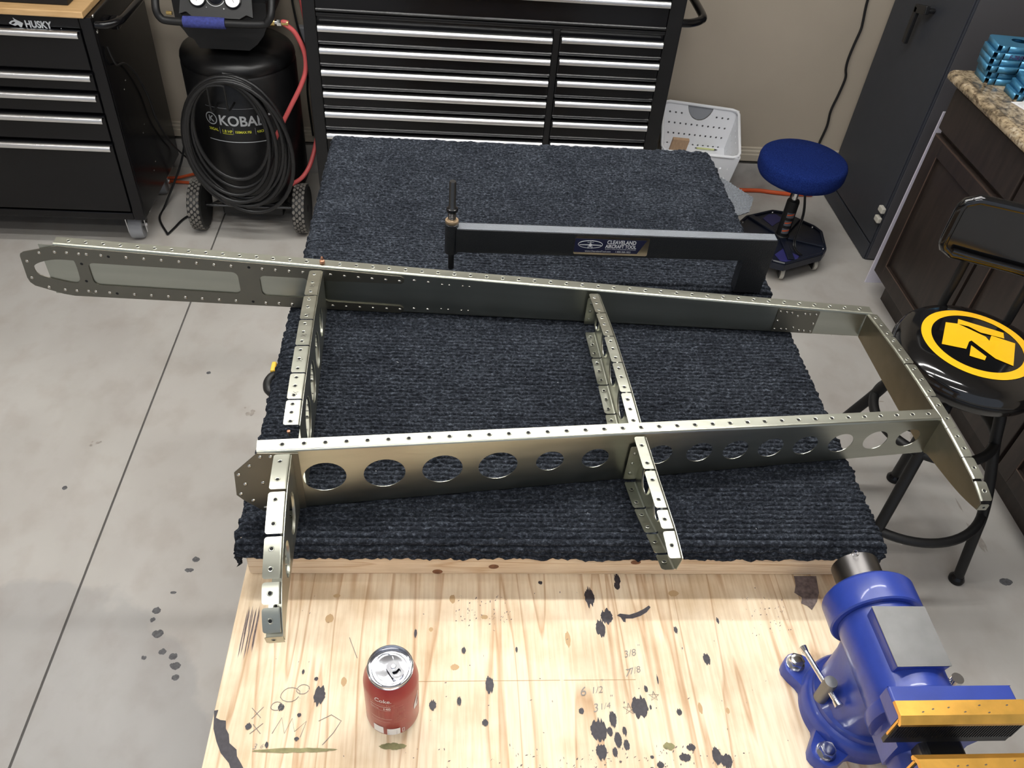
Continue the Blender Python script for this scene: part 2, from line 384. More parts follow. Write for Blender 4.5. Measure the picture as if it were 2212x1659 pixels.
stuff(fs.build('dirt_smudges', mat('floor_dirt', (.36, .325, .29), .6, var=.15, vscale=60), fl))
stuff(d.build('paint_drips', mat('floor_drips', (.10, .10, .105), .6, var=.4, vscale=120), fl))
wb = struct(MB().box(-3.2, 2.5, 3.445, 3.6, .215, CEIL).build('wall_back', m_wall))
MB().box(-3.2, 2.5, 3.435, 3.6, 0, .135).build('curb', m_curb, wb)
MB().box(-3.2, 2.5, 3.46, 3.6, .135, .16).build('shadow_gap', m_dark, wb)
bbm = MB(); prof = [(3.428, .155), (3.428, .185), (3.433, .188), (3.433, .20), (3.438, .205), (3.438, .214), (3.446, .218), (3.46, .218), (3.46, .155)]
n = len(prof); bbm.add([(x, y, z) for x in (-3.2, 2.5) for (y, z) in prof], [(i, (i + 1) % n, n + (i + 1) % n, n + i) for i in range(n)] + [list(range(n)), list(range(n, 2 * n))])
struct(bbm.build('baseboard_back', m_trim))
struct(MB().box(2.4, 2.5, -.9, 3.445, 0, CEIL).build('wall_right', m_wall))
struct(MB().box(-3.2, -3.1, -.9, 3.445, 0, CEIL).build('wall_left', m_wall))
struct(MB().box(-3.2, 2.5, -.9, 3.6, CEIL, CEIL + .1).build('ceiling', m_ceil))
for (x, y, lb) in ((-.62, 1.98, 'white LED shop light on the ceiling over the left half of the carpeted bench'),
                   (.72, 1.98, 'white LED shop light on the ceiling over the right half of the carpeted bench'),
                   (-.62, 1.28, 'white LED shop light on the ceiling above the metal frame at left'),
                   (.72, 1.28, 'white LED shop light on the ceiling above the metal frame at right'),
                   (-2.1, .6, 'white LED shop light on the ceiling over the open floor at far left'),
                   (.05, -.35, 'white LED shop light on the ceiling nearest the vise end of the bench')):
    t = thing('ceiling_light', lb, 'light', (x, y, CEIL), 'LED shop lights on the ceiling')
    MB().plate([(-.05, 0), (-.04, -.05), (.04, -.05), (.05, 0)], lambda u, v: (x - .6, y + u, CEIL + v), (1.2, 0, 0)).build('housing', m_paper, t)
    MB().box(x - .58, x + .58, y - .032, y + .032, CEIL - .058, CEIL - .0505).build('diffuser', m_led, t)

# ------------------------------------------------------------------ plywood workbench
BX0, BX1 = -.281, .64
wbch = thing('workbench', 'plywood topped workbench stained with paint, holding the can and the vise', 'workbench', (.18, 1.05, 0))
MB().box(BX0, BX1, .20, 1.86, .880, .90).build('tabletop', m_ply, wbch, bevel=.0015)
for (x0, x1, y0, y1) in ((BX0 + .02, BX1 - .02, .24, .278), (BX0 + .02, BX1 - .02, 1.80, 1.838), (BX0 + .02, BX0 + .058, .2785, 1.7995), (BX1 - .058, BX1 - .02, .2785, 1.7995)):
    MB().box(x0, x1, y0, y1, .7915, .8795).build('apron', m_pine, wbch, bevel=.002)
for x in (BX0 + .065, BX1 - .155):
    for y in (.285, 1.705): MB().box(x, x + .088, y, y + .088, 0, .8795).build('leg', m_pine, wbch, bevel=.002)
MB().box(BX0 + .06, BX1 + .0, .38, 1.70, .38, .40).build('shelf', m_ply, wbch)
sp = MB(); zt = .9004
SPOTS = [(0.214, 0.648, 0.007, 0.0133), (0.235, 0.616, 0.0084, 0.0111), (0.224, 0.598, 0.0068, 0.012), (0.259, 0.677, 0.0044, 0.0088), (0.257, 0.667, 0.0044, 0.0062), (0.331, 0.595, 0.0027, 0.005), (0.395, 0.609, 0.0019, 0.0042), (0.366, 0.55, 0.0049, 0.0076), (0.274, 0.508, 0.0024, 0.0047), (0.262, 0.484, 0.0109, 0.0128), (0.276, 0.483, 0.0014, 0.003), (0.292, 0.521, 0.001, 0.0057), (0.204, 0.454, 0.0106, 0.0132), (0.224, 0.468, 0.0048, 0.0091), (0.218, 0.452, 0.0036, 0.0056), (0.237, 0.452, 0.0027, 0.0053), (0.227, 0.441, 0.0047, 0.0088), (0.237, 0.434, 0.0039, 0.0061), (0.204, 0.427, 0.007, 0.0091), (0.221, 0.426, 0.0033, 0.0049), (0.104, 0.566, 0.0016, 0.0037), (0.184, 0.479, 0.0034, 0.0039), (0.313, 0.476, 0.0035, 0.0039), (0.066, 0.516, 0.0053, 0.0111), (0.144, 0.672, 0.003, 0.003), (0.472, 0.525, 0.0031, 0.0063), (0.35, 0.419, 0.0056, 0.01), (0.361, 0.413, 0.0075, 0.0081), (0.309, 0.418, 0.0075, 0.0045), (0.319, 0.43, 0.0057, 0.0037), (0.267, 0.419, 0.0024, 0.0018), (0.276, 0.409, 0.0046, 0.0036), (-0.153, 0.503, 0.0072, 0.0114), (-0.008, 0.489, 0.0046, 0.0057), (0.026, 0.494, 0.0028, 0.0053), (-0.16, 0.526, 0.0026, 0.0026), (-0.178, 0.536, 0.0017, 0.003), (-0.034, 0.591, 0.0019, 0.0054), (-0.199, 0.488, 0.0039, 0.0041), (-0.235, 0.464, 0.0038, 0.0039), (-0.175, 0.478, 0.0026, 0.0022), (0.059, 0.465, 0.004, 0.004), (-0.174, 0.448, 0.0029, 0.0021), (-0.209, 0.441, 0.0022, 0.0031), (0.032, 0.565, 0.0029, 0.0042)]
for si, (x, y, a, b) in enumerate(SPOTS): sp.sheet(blob(x, y, a, b, .45, 34), [], lambda u, v: (u, v, zt + .000012 * si))
sp.sheet([(-.281, .485), (-.276, .486), (-.277, .476), (-.271, .473), (-.264, .472), (-.262, .462), (-.257, .455), (-.254, .444), (-.244, .436), (-.242, .428), (-.236, .42), (-.229, .41), (-.24, .40), (-.25, .42), (-.262, .432), (-.270, .446), (-.277, .462)], [], lambda u, v: (u, v, zt))
sp.sheet([(.250, .618), (.255, .615), (.258, .608), (.261, .607), (.262, .613), (.272, .613), (.284, .617), (.294, .623), (.301, .631), (.299, .634), (.290, .628), (.28, .623), (.268, .619), (.255, .621)], [], lambda u, v: (u, v, zt))
stuff(sp.build('paint_spots', m_paint, wbch, recalc=False))
sm = MB()
sm.sheet([(.530, .684), (.565, .684), (.560, .655), (.552, .640), (.540, .626), (.535, .633), (.527, .637), (.531, .647), (.522, .655), (.528, .668)], [], lambda u, v: (u, v, zt + .0002))
for k in range(9):
    x = -.267 + .0022 * k + random.uniform(-.001, .001); y0 = .632 + random.uniform(-.004, .004); y1 = y0 - random.uniform(.03, .085)
    sm.sheet([(x, y0), (x + .0009, y0 - .01), (x + .0012, y1 + .01), (x + .0005, y1), (x - .0004, y1 + .02)], [], lambda u, v: (u, v, zt))
for k in range(330):     # little ticks and scuffs of dried paint
    x, y = random.choice([(random.uniform(-.24, .5), random.uniform(.40, .67)), (random.uniform(.44, .50), random.uniform(.58, .65)), (random.uniform(-.05, .36), random.uniform(.40, .435)), (random.uniform(.10, .40), random.uniform(.395, .425)), (random.uniform(-.28, .12), random.uniform(.39, .41)), (random.uniform(.02, .10), random.uniform(.60, .65))])
    l = random.uniform(.001, .005); a = random.gauss(.9, .6); wv = random.uniform(.0002, .0008); dx, dy = math.cos(a) * l, math.sin(a) * l
    sm.sheet([(x, y), (x + dx * .5 + wv, y + dy * .5 - wv), (x + dx, y + dy), (x + dx * .5 - wv, y + dy * .5 + wv)], [], lambda u, v: (u, v, zt + .000003 * (k % 90)))
stuff(sm.build('paint_smears', m_paint2, wbch, recalc=False))
br = MB()
for (x, y, a, b) in ((0.176, 0.581, 0.0037, 0.0111), (0.339, 0.654, 0.0077, 0.0049), (0.378, 0.477, 0.0026, 0.0039), (0.342, 0.481, 0.0029, 0.0069), (-0.147, 0.65, 0.005, 0.0028), (0.016, 0.645, 0.004, 0.007), (0.061, 0.616, 0.005, 0.0034), (-0.013, 0.597, 0.0029, 0.0033), (-0.153, 0.614, 0.0058, 0.0066), (0.02, 0.541, 0.0057, 0.0041), (-0.124, 0.522, 0.0037, 0.0059)):
    br.sheet(blob(x, y, a, b, .2, 24), [], lambda u, v: (u, v, zt))
for (x0, x1) in ((-.03, .16), (.165, .262)): br.box(x0, x1, .5212, .5218, .9, .9004)
stuff(br.build('brown_stains', m_brown, wbch, recalc=False))
gr = MB()
for (x, y, a, b) in ((-0.175, 0.434, 0.0496, 0.0026), (-0.056, 0.437, 0.0166, 0.0035), (0.291, 0.432, 0.0075, 0.0042)): gr.sheet(blob(x, y, a, b, .3, 40), [], lambda u, v: (u, v, zt + .0002))
stuff(gr.build('olive_stains', m_green, wbch, recalc=False))
pw = MB()
def scrawl(txt, x, y, size, rot=.0):
    pw.text(txt, size, lambda u, v: (x + u * math.cos(rot) - v * math.sin(rot), y + u * math.sin(rot) + v * math.cos(rot), zt + .0003), bold=-.0001, shear=.3)
scrawl('6', .184, .499, .018, .1); scrawl('1/2', .199, .502, .013, .1); scrawl('"', .212, .514, .012)
scrawl('3', .199, .477, .016, .15); scrawl('1/4', .208, .480, .012, .15); scrawl('"', .222, .492, .012)
scrawl('7', .248, .525, .016, .1); scrawl('7/8', .255, .528, .013, .25)
scrawl('3/8', .251, .553, .014, .2); scrawl('"', .270, .565, .011)
scrawl('3', -.226, .436, .010); scrawl('6', -.217, .437, .008)
def doodle(pts): pw.tube([(a, b, zt + .0002) for a, b in pts], .0004, 5)
for (cx, cy, r) in ((.247, .481, .008), (.283, .498, .007)):
    p = [(cx + r * math.sin(2 * PI * k * 2 / 5), cy + r * math.cos(2 * PI * k * 2 / 5)) for k in range(6)]; doodle(p)
for (cx, cy, r) in ((-.19, .505, .012), (-.175, .512, .008), (-.205, .49, .007)):
    doodle([(cx + r * math.cos(t * .5) * (1 + .1 * math.sin(t)), cy + r * .8 * math.sin(t * .5)) for t in range(13)])
doodle([(-.235, .488), (-.222, .475)]); doodle([(-.233, .474), (-.221, .489)]); doodle([(-.232, .455), (-.218, .468)]); doodle([(-.23, .467), (-.219, .455)])
doodle([(-.205, .455), (-.196, .475), (-.19, .455), (-.183, .474), (-.178, .457), (-.165, .47), (-.17, .45)])
doodle([(-.15, .47), (-.135, .478), (-.122, .47), (-.13, .455), (-.142, .44)])
doodle([(-.123, .585), (-.11, .555)])
stuff(pw.build('pencil_marks', m_graph, wbch, recalc=False))

# ------------------------------------------------------------------ two carpeted frames on the bench
PITCH = .0084
def carpet(name, parent, X0, X1, Y0, Y1, ztop, drop, seed, ragged=.004):
    g = np.random.default_rng(seed)
    NS = 9
    r = .012; arc = r * PI / 2
    ly0 = drop + arc; L_ = ly0 + (Y1 - Y0 - 2 * r) + ly0
    nv = int(L_ / PITCH * NS); sv = np.linspace(0, L_, nv)
    lx = .038 + arc; LX = lx + (X1 - X0 - 2 * r) + lx
    nu = int(LX / .0042); su = np.linspace(0, LX, nu)
    def fold(s, A, B, l):
        """arc length -> (position, drop below top, weight of sideways normal)"""
        pos = np.zeros_like(s); dz = np.zeros_like(s); sn = np.zeros_like(s); cn = np.ones_like(s)
        t = s - l; low = t < 0; a = np.clip(-t, 0, arc) / r
        pos = np.where(low, A + r - r * np.sin(a), A + r + t); dz = np.where(low, -(r - r * np.cos(a)) - np.clip(-t - arc, 0, None), 0.)
        sn = np.where(low, -np.sin(a), 0.); cn = np.where(low, np.cos(a), 1.)
        T = s - (l + (B - A - 2 * r)); hi = T > 0; a2 = np.clip(T, 0, arc) / r
        pos = np.where(hi, B - r + r * np.sin(a2), pos); dz = np.where(hi, -(r - r * np.cos(a2)) - np.clip(T - arc, 0, None), dz)
        sn = np.where(hi, np.sin(a2), sn); cn = np.where(hi, np.cos(a2), cn)
        return pos, dz, sn, cn
    px, dzx, nx, cx = fold(su, X0, X1, lx); py, dzy, ny, cy = fold(sv, Y0, Y1, ly0)
    rib = (sv / PITCH); ph = rib % 1
    h1 = (np.clip(1 - (2 * ph - 1) ** 2, 0, 1)) ** .5 * .0075
    ridx = rib.astype(int)
    nr = ridx.max() + 2
    tuft = g.normal(0, 1, (nr, nu)); tuft = (tuft + np.roll(tuft, 1, 1) * .6) * .00075
    wob = np.cumsum(g.normal(0, 1, (nr, nu)), 1); k = 40; ker = np.ones(k) / k
    lat = np.array([np.convolve(g.normal(0, 1, nu + k - 1), ker, 'valid') for _ in range(nr)]) * .0022
    H = h1[:, None] * (1 + 130 * tuft[ridx]) + tuft[ridx] * .4 + g.normal(0, .00022, (nv, nu))
    PX = np.repeat(px[None, :], nv, 0); PY = np.repeat(py[:, None], nu, 1) + lat[ridx]
    both = (dzx[None, :] < -1e-6) & (dzy[:, None] < -1e-6)
    Z = ztop + np.minimum(dzx[None, :] * np.ones((nv, 1)), dzy[:, None] * np.ones((1, nu)))
    # ragged lower hem on front and back drapes
    hem = np.convolve(g.normal(0, 1, nu + 29), np.ones(30) / 30, 'valid') * ragged * 2.2 + g.normal(0, .0008, nu)
    fr = np.clip((-dzy[:, None] - r) / max(drop, 1e-4), 0, 1)
    Z = Z + fr * hem[None, :]
    NX = np.repeat(nx[None, :], nv, 0); NY = np.repeat(ny[:, None], nu, 1); NZ = np.minimum(cx[None, :], cy[:, None])
    ln = np.sqrt(NX ** 2 + NY ** 2 + NZ ** 2) + 1e-9
    PX = PX + NX / ln * H; PY = PY + NY / ln * H; Z = Z + NZ / ln * H
    org = ORG[parent.name]
    co = np.stack([PX - org.x, PY - org.y, Z - org.z], -1).reshape(-1, 3).astype(np.float32)
    idx = np.arange(nv * nu).reshape(nv, nu)
    q = np.stack([idx[:-1, :-1], idx[:-1, 1:], idx[1:, 1:], idx[1:, :-1]], -1).reshape(-1, 4).astype(np.int32)
    me = bpy.data.meshes.new(name); me.vertices.add(len(co)); me.vertices.foreach_set('co', co.ravel())
    me.loops.add(q.size); me.loops.foreach_set('vertex_index', q.ravel())
    me.polygons.add(len(q)); me.polygons.foreach_set('loop_start', np.arange(0, q.size, 4, dtype=np.int32)); me.polygons.foreach_set('loop_total', np.full(len(q), 4, dtype=np.int32))
    me.polygons.foreach_set('use_smooth', np.ones(len(q), dtype=bool))
    me.update(calc_edges=True); me.materials.append(m_carpet)
    o = bpy.data.objects.new(name, me); COL.objects.link(o); o.parent = parent; ORG[o.name] = org
    return o
def lint(parent, X0, X1, Y0, Y1, z, n):
    b = MB()
    for k in range(n):
        x, y = random.uniform(X0 + .02, X1 - .02), random.uniform(Y0 + .02, Y1 - .02); l = random.choice([.0012, .0016, .002, .003, .012])
        a = random.uniform(0, 6.28); c = random.uniform(-.3, .3) * l
        b.tube([(x, y, z), (x + math.cos(a) * l * .5 - c * math.sin(a), y + math.sin(a) * l * .5 + c * math.cos(a), z + .001), (x + math.cos(a) * l, y + math.sin(a) * l, z)], .00035 if l > .004 else .0006, 4)
    return stuff(b.build('lint', m_lint, parent))
FX0, FX1 = -.277, .636
ZC = .9868
def frame(lbl, Y0, Y1, drop, seed, knots):
    t = thing('carpeted_work_surface', lbl, 'work surface', ((FX0 + FX1) / 2, (Y0 + Y1) / 2, .90), 'carpet covered tops on the workbench')
    a, b = FX0 + .003, FX1 - .003
    bd = MB().box(a, b, Y0 + .006, Y0 + .044, .9015, .974).build('board', m_pine, t, bevel=.003)
    MB().box(a, b, Y1 - .044, Y1 - .006, .9015, .974).build('board', m_pine, t, bevel=.003)
    MB().box(a, a + .038, Y0 + .0445, Y1 - .0445, .9015, .974).build('board', m_pine, t, bevel=.003)
    MB().box(b - .038, b, Y0 + .0445, Y1 - .0445, .9015, .974).build('board', m_pine, t, bevel=.003)
    MB().box(a, b, Y0 + .006, Y1 - .006, .9745, .9865).build('plywood_lid', m_ply, t)
    carpet('carpet_cover', t, FX0, FX1, Y0, Y1, ZC, drop, seed)
    for (x, z) in knots:
        lab(MB().sheet(circ(x, z, .0075, 16, .0055), [], lambda u, v: (u, Y0 + .0057, v)).build('knot', m_knot, bd), 'brown knot')
    lint(t, FX0, FX1, Y0, Y1, ZC + .0035, 70)
    return t
frame('nearer carpet covered top, pine board showing under its front edge, metal frame lying on it', .679, 1.257, .019, 3, ((.075, .922), (.282, .934), (-.006, .909)))
frame('farther carpet covered top, nearest the tool chest, black arm tool standing on it', 1.282, 1.852, .019, 4, ())
# ------------------------------------------------------------------ aluminium tail frame (spars, ribs)
ZB = .9975
sk = thing('aluminium_tail_frame', 'green-grey aluminium aircraft tail frame of spars and ribs lying across the carpet', 'aircraft part', (.1, .95, ZB))
def lerp(a, b, t): return a + (b - a) * t
def spar(name, A, B, zt, xw0, xw1, xf0, xf1, fw, holes, dots, lowf=True):
    """C-channel spar. A,B: (x,y) of line; zt(x): top of web; web spans xw0..xw1, flange xf0..xf1 going away (+normal)"""
    d = Vector((B[0] - A[0], B[1] - A[1], 0)).normalized(); nrm = Vector((-d.y, d.x, 0))
    if nrm.y < 0: nrm = -nrm
    def on(x): return A[1] + (B[1] - A[1]) * (x - A[0]) / (B[0] - A[0])
    R = .0035
    b = MB()
    W = lambda x, z: (x, on(x), z)
    N = 24
    top = [(lerp(xw0, xw1, i / N), zt(lerp(xw0, xw1, i / N)) - R) for i in range(N + 1)]
    outer = [(xw0, ZB + R)] + [(xw1, ZB + R)] + top[::-1]
    b.plate(outer, W, nrm * .0008, holes)
    # bend + flange as strips
    S = 6; xs = [lerp(xf0, xf1, i / 40) for i in range(41)]
    def rows(sign):
        vs = []
        for x in xs:
            y = on(x); z0 = zt(x) if sign > 0 else ZB
            for k in range(S + 1):
                a = k / S * PI / 2
                p = Vector((x, y, z0 - sign * R)) + nrm * (R - R * math.cos(a)) + Vector((0, 0, sign * R * math.sin(a)))
                vs.append(p)
            vs.append(Vector((x, y, z0)) + nrm * (fw if sign > 0 else fw * .8))
        return vs
    for sg in ((1, -1) if lowf else (1,)):
        vs = rows(sg); k = S + 2
        b.add(vs, [(i * k + j, (i + 1) * k + j, (i + 1) * k + j + 1, i * k + j + 1) for i in range(40) for j in range(S)], 0, True)
        b.add(vs, [(i * k + S, (i + 1) * k + S, (i + 1) * k + S + 1, i * k + S + 1) for i in range(40)], 0, False)
        lip = []
        for i in range(41): lip += [vs[i * k + S + 1], vs[i * k + S + 1] - Vector((0, 0, sg * .0009))]
        b.add(lip, [(2 * i, 2 * i + 2, 2 * i + 3, 2 * i + 1) for i in range(40)])
    o = b.build(name, m_skel, sk)
    e = MB()
    for x in dots:
        c = Vector((x, on(x), zt(x))) + nrm * (fw * .56)
        eyelet(e, c, Vector((0, 0, 1)), Vector((1, 0, 0)))
    if dots: stuff(e.build('rivet_hole', [m_skel, m_hole], o))
    return o, on, nrm
def eyelet(b, c, n, a, r=.0041, flip=1):
    """dimpled rivet hole: raised rim, sloping dimple, dark hole"""
    n = Vector(n).normalized(); a = Vector(a); a = (a - n * a.dot(n)).normalized(); q = n.cross(a); vs = []; S = 10
    for (rr, h) in ((r, .00012), (r * .85, .0005), (r * .62, .0003)):
        for k in range(S):
            t = 2 * PI * k / S; vs.append(Vector(c) + (a * math.cos(t) + q * math.sin(t)) * rr + n * h)
    b.add(vs, [(i * S + k, i * S + (k + 1) % S, (i + 1) * S + (k + 1) % S, (i + 1) * S + k) for i in range(2) for k in range(S)], 0, True)
    b.add(vs[2 * S:], [tuple(range(S))], 1)
RA, RB = (-.672, 1.197), (.768, 1.138)
rzt = lambda x: 1.1055 - .0536 * (x + .66) / 1.428
rear, ron, rn = spar('rear_spar', RA, RB, rzt, -.686, .768, -.662, .768, .021, [], [-.64 + .0283 * i for i in range(50)])
FA, FB = (-.241, .724), (.762, .850)
fzt = lambda x: 1.1195 - .0425 * (x + .24) / 1.0 if x < .25 else 1.0987 - .0435 * (x - .25) / 1.0 * 1.0
FH = [(-0.1602, 1.0596, .0285), (-0.0807, 1.057, .0283), (-0.0017, 1.0557, .028), (0.0762, 1.0528, .0277), (0.1505, 1.0535, .020), (0.2172, 1.0513, .0198), (0.3138, 1.0476, .02), (0.3763, 1.0452, .02), (0.4333, 1.0436, .0198), (0.4898, 1.0421, .02), (0.5465, 1.0407, .0199), (0.6049, 1.0391, .02), (0.6632, 1.0387, .0199), (0.7187, 1.0377, .0192)]
front, fon, fn_ = spar('front_spar', FA, FB, fzt, -.2412, .7600, -.2412, .7600, .0205, [circ(x, z, r, 28) for x, z, r in FH], [-.2094 + .0272 * i for i in range(36)])
# doubler plate along the left half of the rear spar
DO = [(-.655, 1.1025), (-.7145, 1.0868), (-.7205, 1.083), (-.7225, 1.078), (-.7248, 1.033), (-.7228, 1.0235), (-.7165, 1.0165), (-.672, 1.0015), (-.654, .9985), (-.0840, .9985), (-.0777, 1.0030), (-.0777, 1.0095), (-.083, 1.0135), (-.210, 1.0160), (-.2165, 1.0195), (-.2175, 1.0260), (-.2175, 1.0520), (-.2163, 1.0604), (-.0805, 1.0631), (-.0758, 1.067), (-.0758, 1.0745), (-.0805, 1.0785), (-.20, 1.0845), (-.62, 1.1005)]
H1 = smooth2([(-0.7065, 1.0541), (-0.7015, 1.0622), (-0.6867, 1.0694), (-0.6651, 1.0746), (-0.6401, 1.0747), (-0.6337, 1.0708), (-0.6343, 1.0399), (-0.6377, 1.0317), (-0.6451, 1.0263), (-0.6658, 1.0298), (-0.7008, 1.0402)], 3)
H2 = rrect(-.6131, -.3615, 1.0238, 1.0700, .010); H2 = [(x, z + (x + .49) * -.012) for x, z in H2]
H3 = rrect(-.3250, -.2420, 1.0212, 1.0640, .009)
db = MB(); db.plate(DO, lambda x, z: Vector((x, ron(x), z)) - rn * .0022, rn * .002, [H1, H2, H3])
dbo = lab(db.build('doubler_plate', m_doub, sk), 'darker doubler plate with three cutouts')
def rivets(name, parent, pts, on, nrm, off, r=.0032, h=.0016, mt=m_rivet):
    b = MB()
    for x, z in pts: b.dome(Vector((x, on(x), z)) - nrm * off, -nrm, r, h)
    return stuff(b.build(name, mt, parent))
RT = [(-0.714, 1.068), (-0.6882, 1.0870), (-0.6618, 1.0900), (-0.6419, 1.0899), (-0.6223, 1.0888), (-0.6097, 1.0888), (-0.5859, 1.0883), (-0.5443, 1.0868), (-0.5151, 1.086), (-0.4861, 1.0852), (-0.4569, 1.0841), (-0.4277, 1.0833), (-0.3986, 1.0818), (-0.3698, 1.0809), (-0.3177, 1.0785), (-0.295, 1.0778), (-0.272, 1.0769), (-0.2487, 1.0762),
      (-0.7169, 1.0334), (-0.6934, 1.0146), (-0.667, 1.0108), (-0.6474, 1.0102), (-0.6271, 1.0106), (-0.6148, 1.0101), (-0.5912, 1.0094), (-0.5491, 1.0086), (-0.5197, 1.0083), (-0.4903, 1.0079), (-0.461, 1.0079), (-0.4318, 1.0072), (-0.4025, 1.0069), (-0.3731, 1.0062), (-0.321, 1.005), (-0.2976, 1.0055), (-0.2746, 1.0051),
      (-0.2017, 1.0742), (-0.178, 1.0726), (-0.1543, 1.0714), (-0.1304, 1.0701), (-0.107, 1.0694), (-0.0831, 1.0682), (-0.2034, 1.0065), (-0.1797, 1.006), (-0.1556, 1.006), (-0.1323, 1.006), (-0.1076, 1.006), (-0.084, 1.006)]
rivets('rivet', dbo, RT, ron, rn, .0022)
rivets('rivet', rear, [(-0.0579, 1.0695), (-0.0336, 1.0676), (-0.0592, 1.0076), (-0.0346, 1.0075)], ron, rn, 0)
rivets('rivet', rear, [(-0.0092, 1.0644), (0.003, 1.0639), (0.0267, 1.0636), (0.0386, 1.0631), (-0.0104, 1.0105), (0.0023, 1.01), (0.0256, 1.0095), (0.038, 1.0097)], ron, rn, 0, .0022, .0014)
hb = MB()
for x, z in ((-.6231, 1.0685), (-.625, 1.0322), (-.5738, 1.0866), (-.5787, 1.0086), (-.3401, 1.0804), (-.3432, 1.0065)):
    hb.dome(Vector((x, ron(x), z)) - rn * .0023, -rn, .0026, .0002, seg=10)
stuff(hb.build('bolt_hole', m_hole, dbo))
# splice plate at right
spo = MB(); spo.plate([(.5945, 1.0015), (.6705, 1.0010), (.6705, 1.0500), (.6680, 1.0510), (.5965, 1.0535), (.5945, 1.0510)], lambda x, z: Vector((x, ron(x), z)) - rn * .0020, rn * .0018)
spo = lab(spo.build('splice_plate', m_doub, sk), 'small riveted plate near the right end')
rivets('rivet', spo, [(0.5985, 1.0478), (0.6105, 1.0465), (0.6201, 1.0458), (0.6324, 1.0395), (0.6445, 1.0448), (0.6536, 1.0446), (0.6653, 1.0444), (0.5989, 1.0264), (0.6658, 1.024), (0.6323, 1.0128), (0.5987, 1.0071), (0.6109, 1.0077), (0.6204, 1.0076), (0.6444, 1.0072), (0.654, 1.0064), (0.6659, 1.0058)], ron, rn, .002, .0026, .0015)
# end plate at left of the front spar
FP = [(-.2404, 1.1182), (-.2737, 1.0841), (-.2772, 1.0393), (-.2698, 1.0275), (-.2468, 1.0001), (-.2250, .9990), (-.19, .9990), (-.19, 1.0), (-.19, 1.112)]
fp = MB(); fp.plate(FP, lambda x, z: Vector((x, fon(x), z)) - fn_ * .0018, fn_ * .0016)
fpo = lab(fp.build('end_plate', m_doub, sk), 'octagonal end plate at the left tip of the front spar')
rivets('rivet', fpo, [(-0.2374, 1.1112), (-0.2245, 1.1102), (-0.2528, 1.0956), (-0.2685, 1.08), (-0.263, 1.0603), (-0.2404, 1.0602), (-0.2711, 1.0411), (-0.2575, 1.0251), (-0.2437, 1.008)], fon, fn_, .0018, .003, .0016)

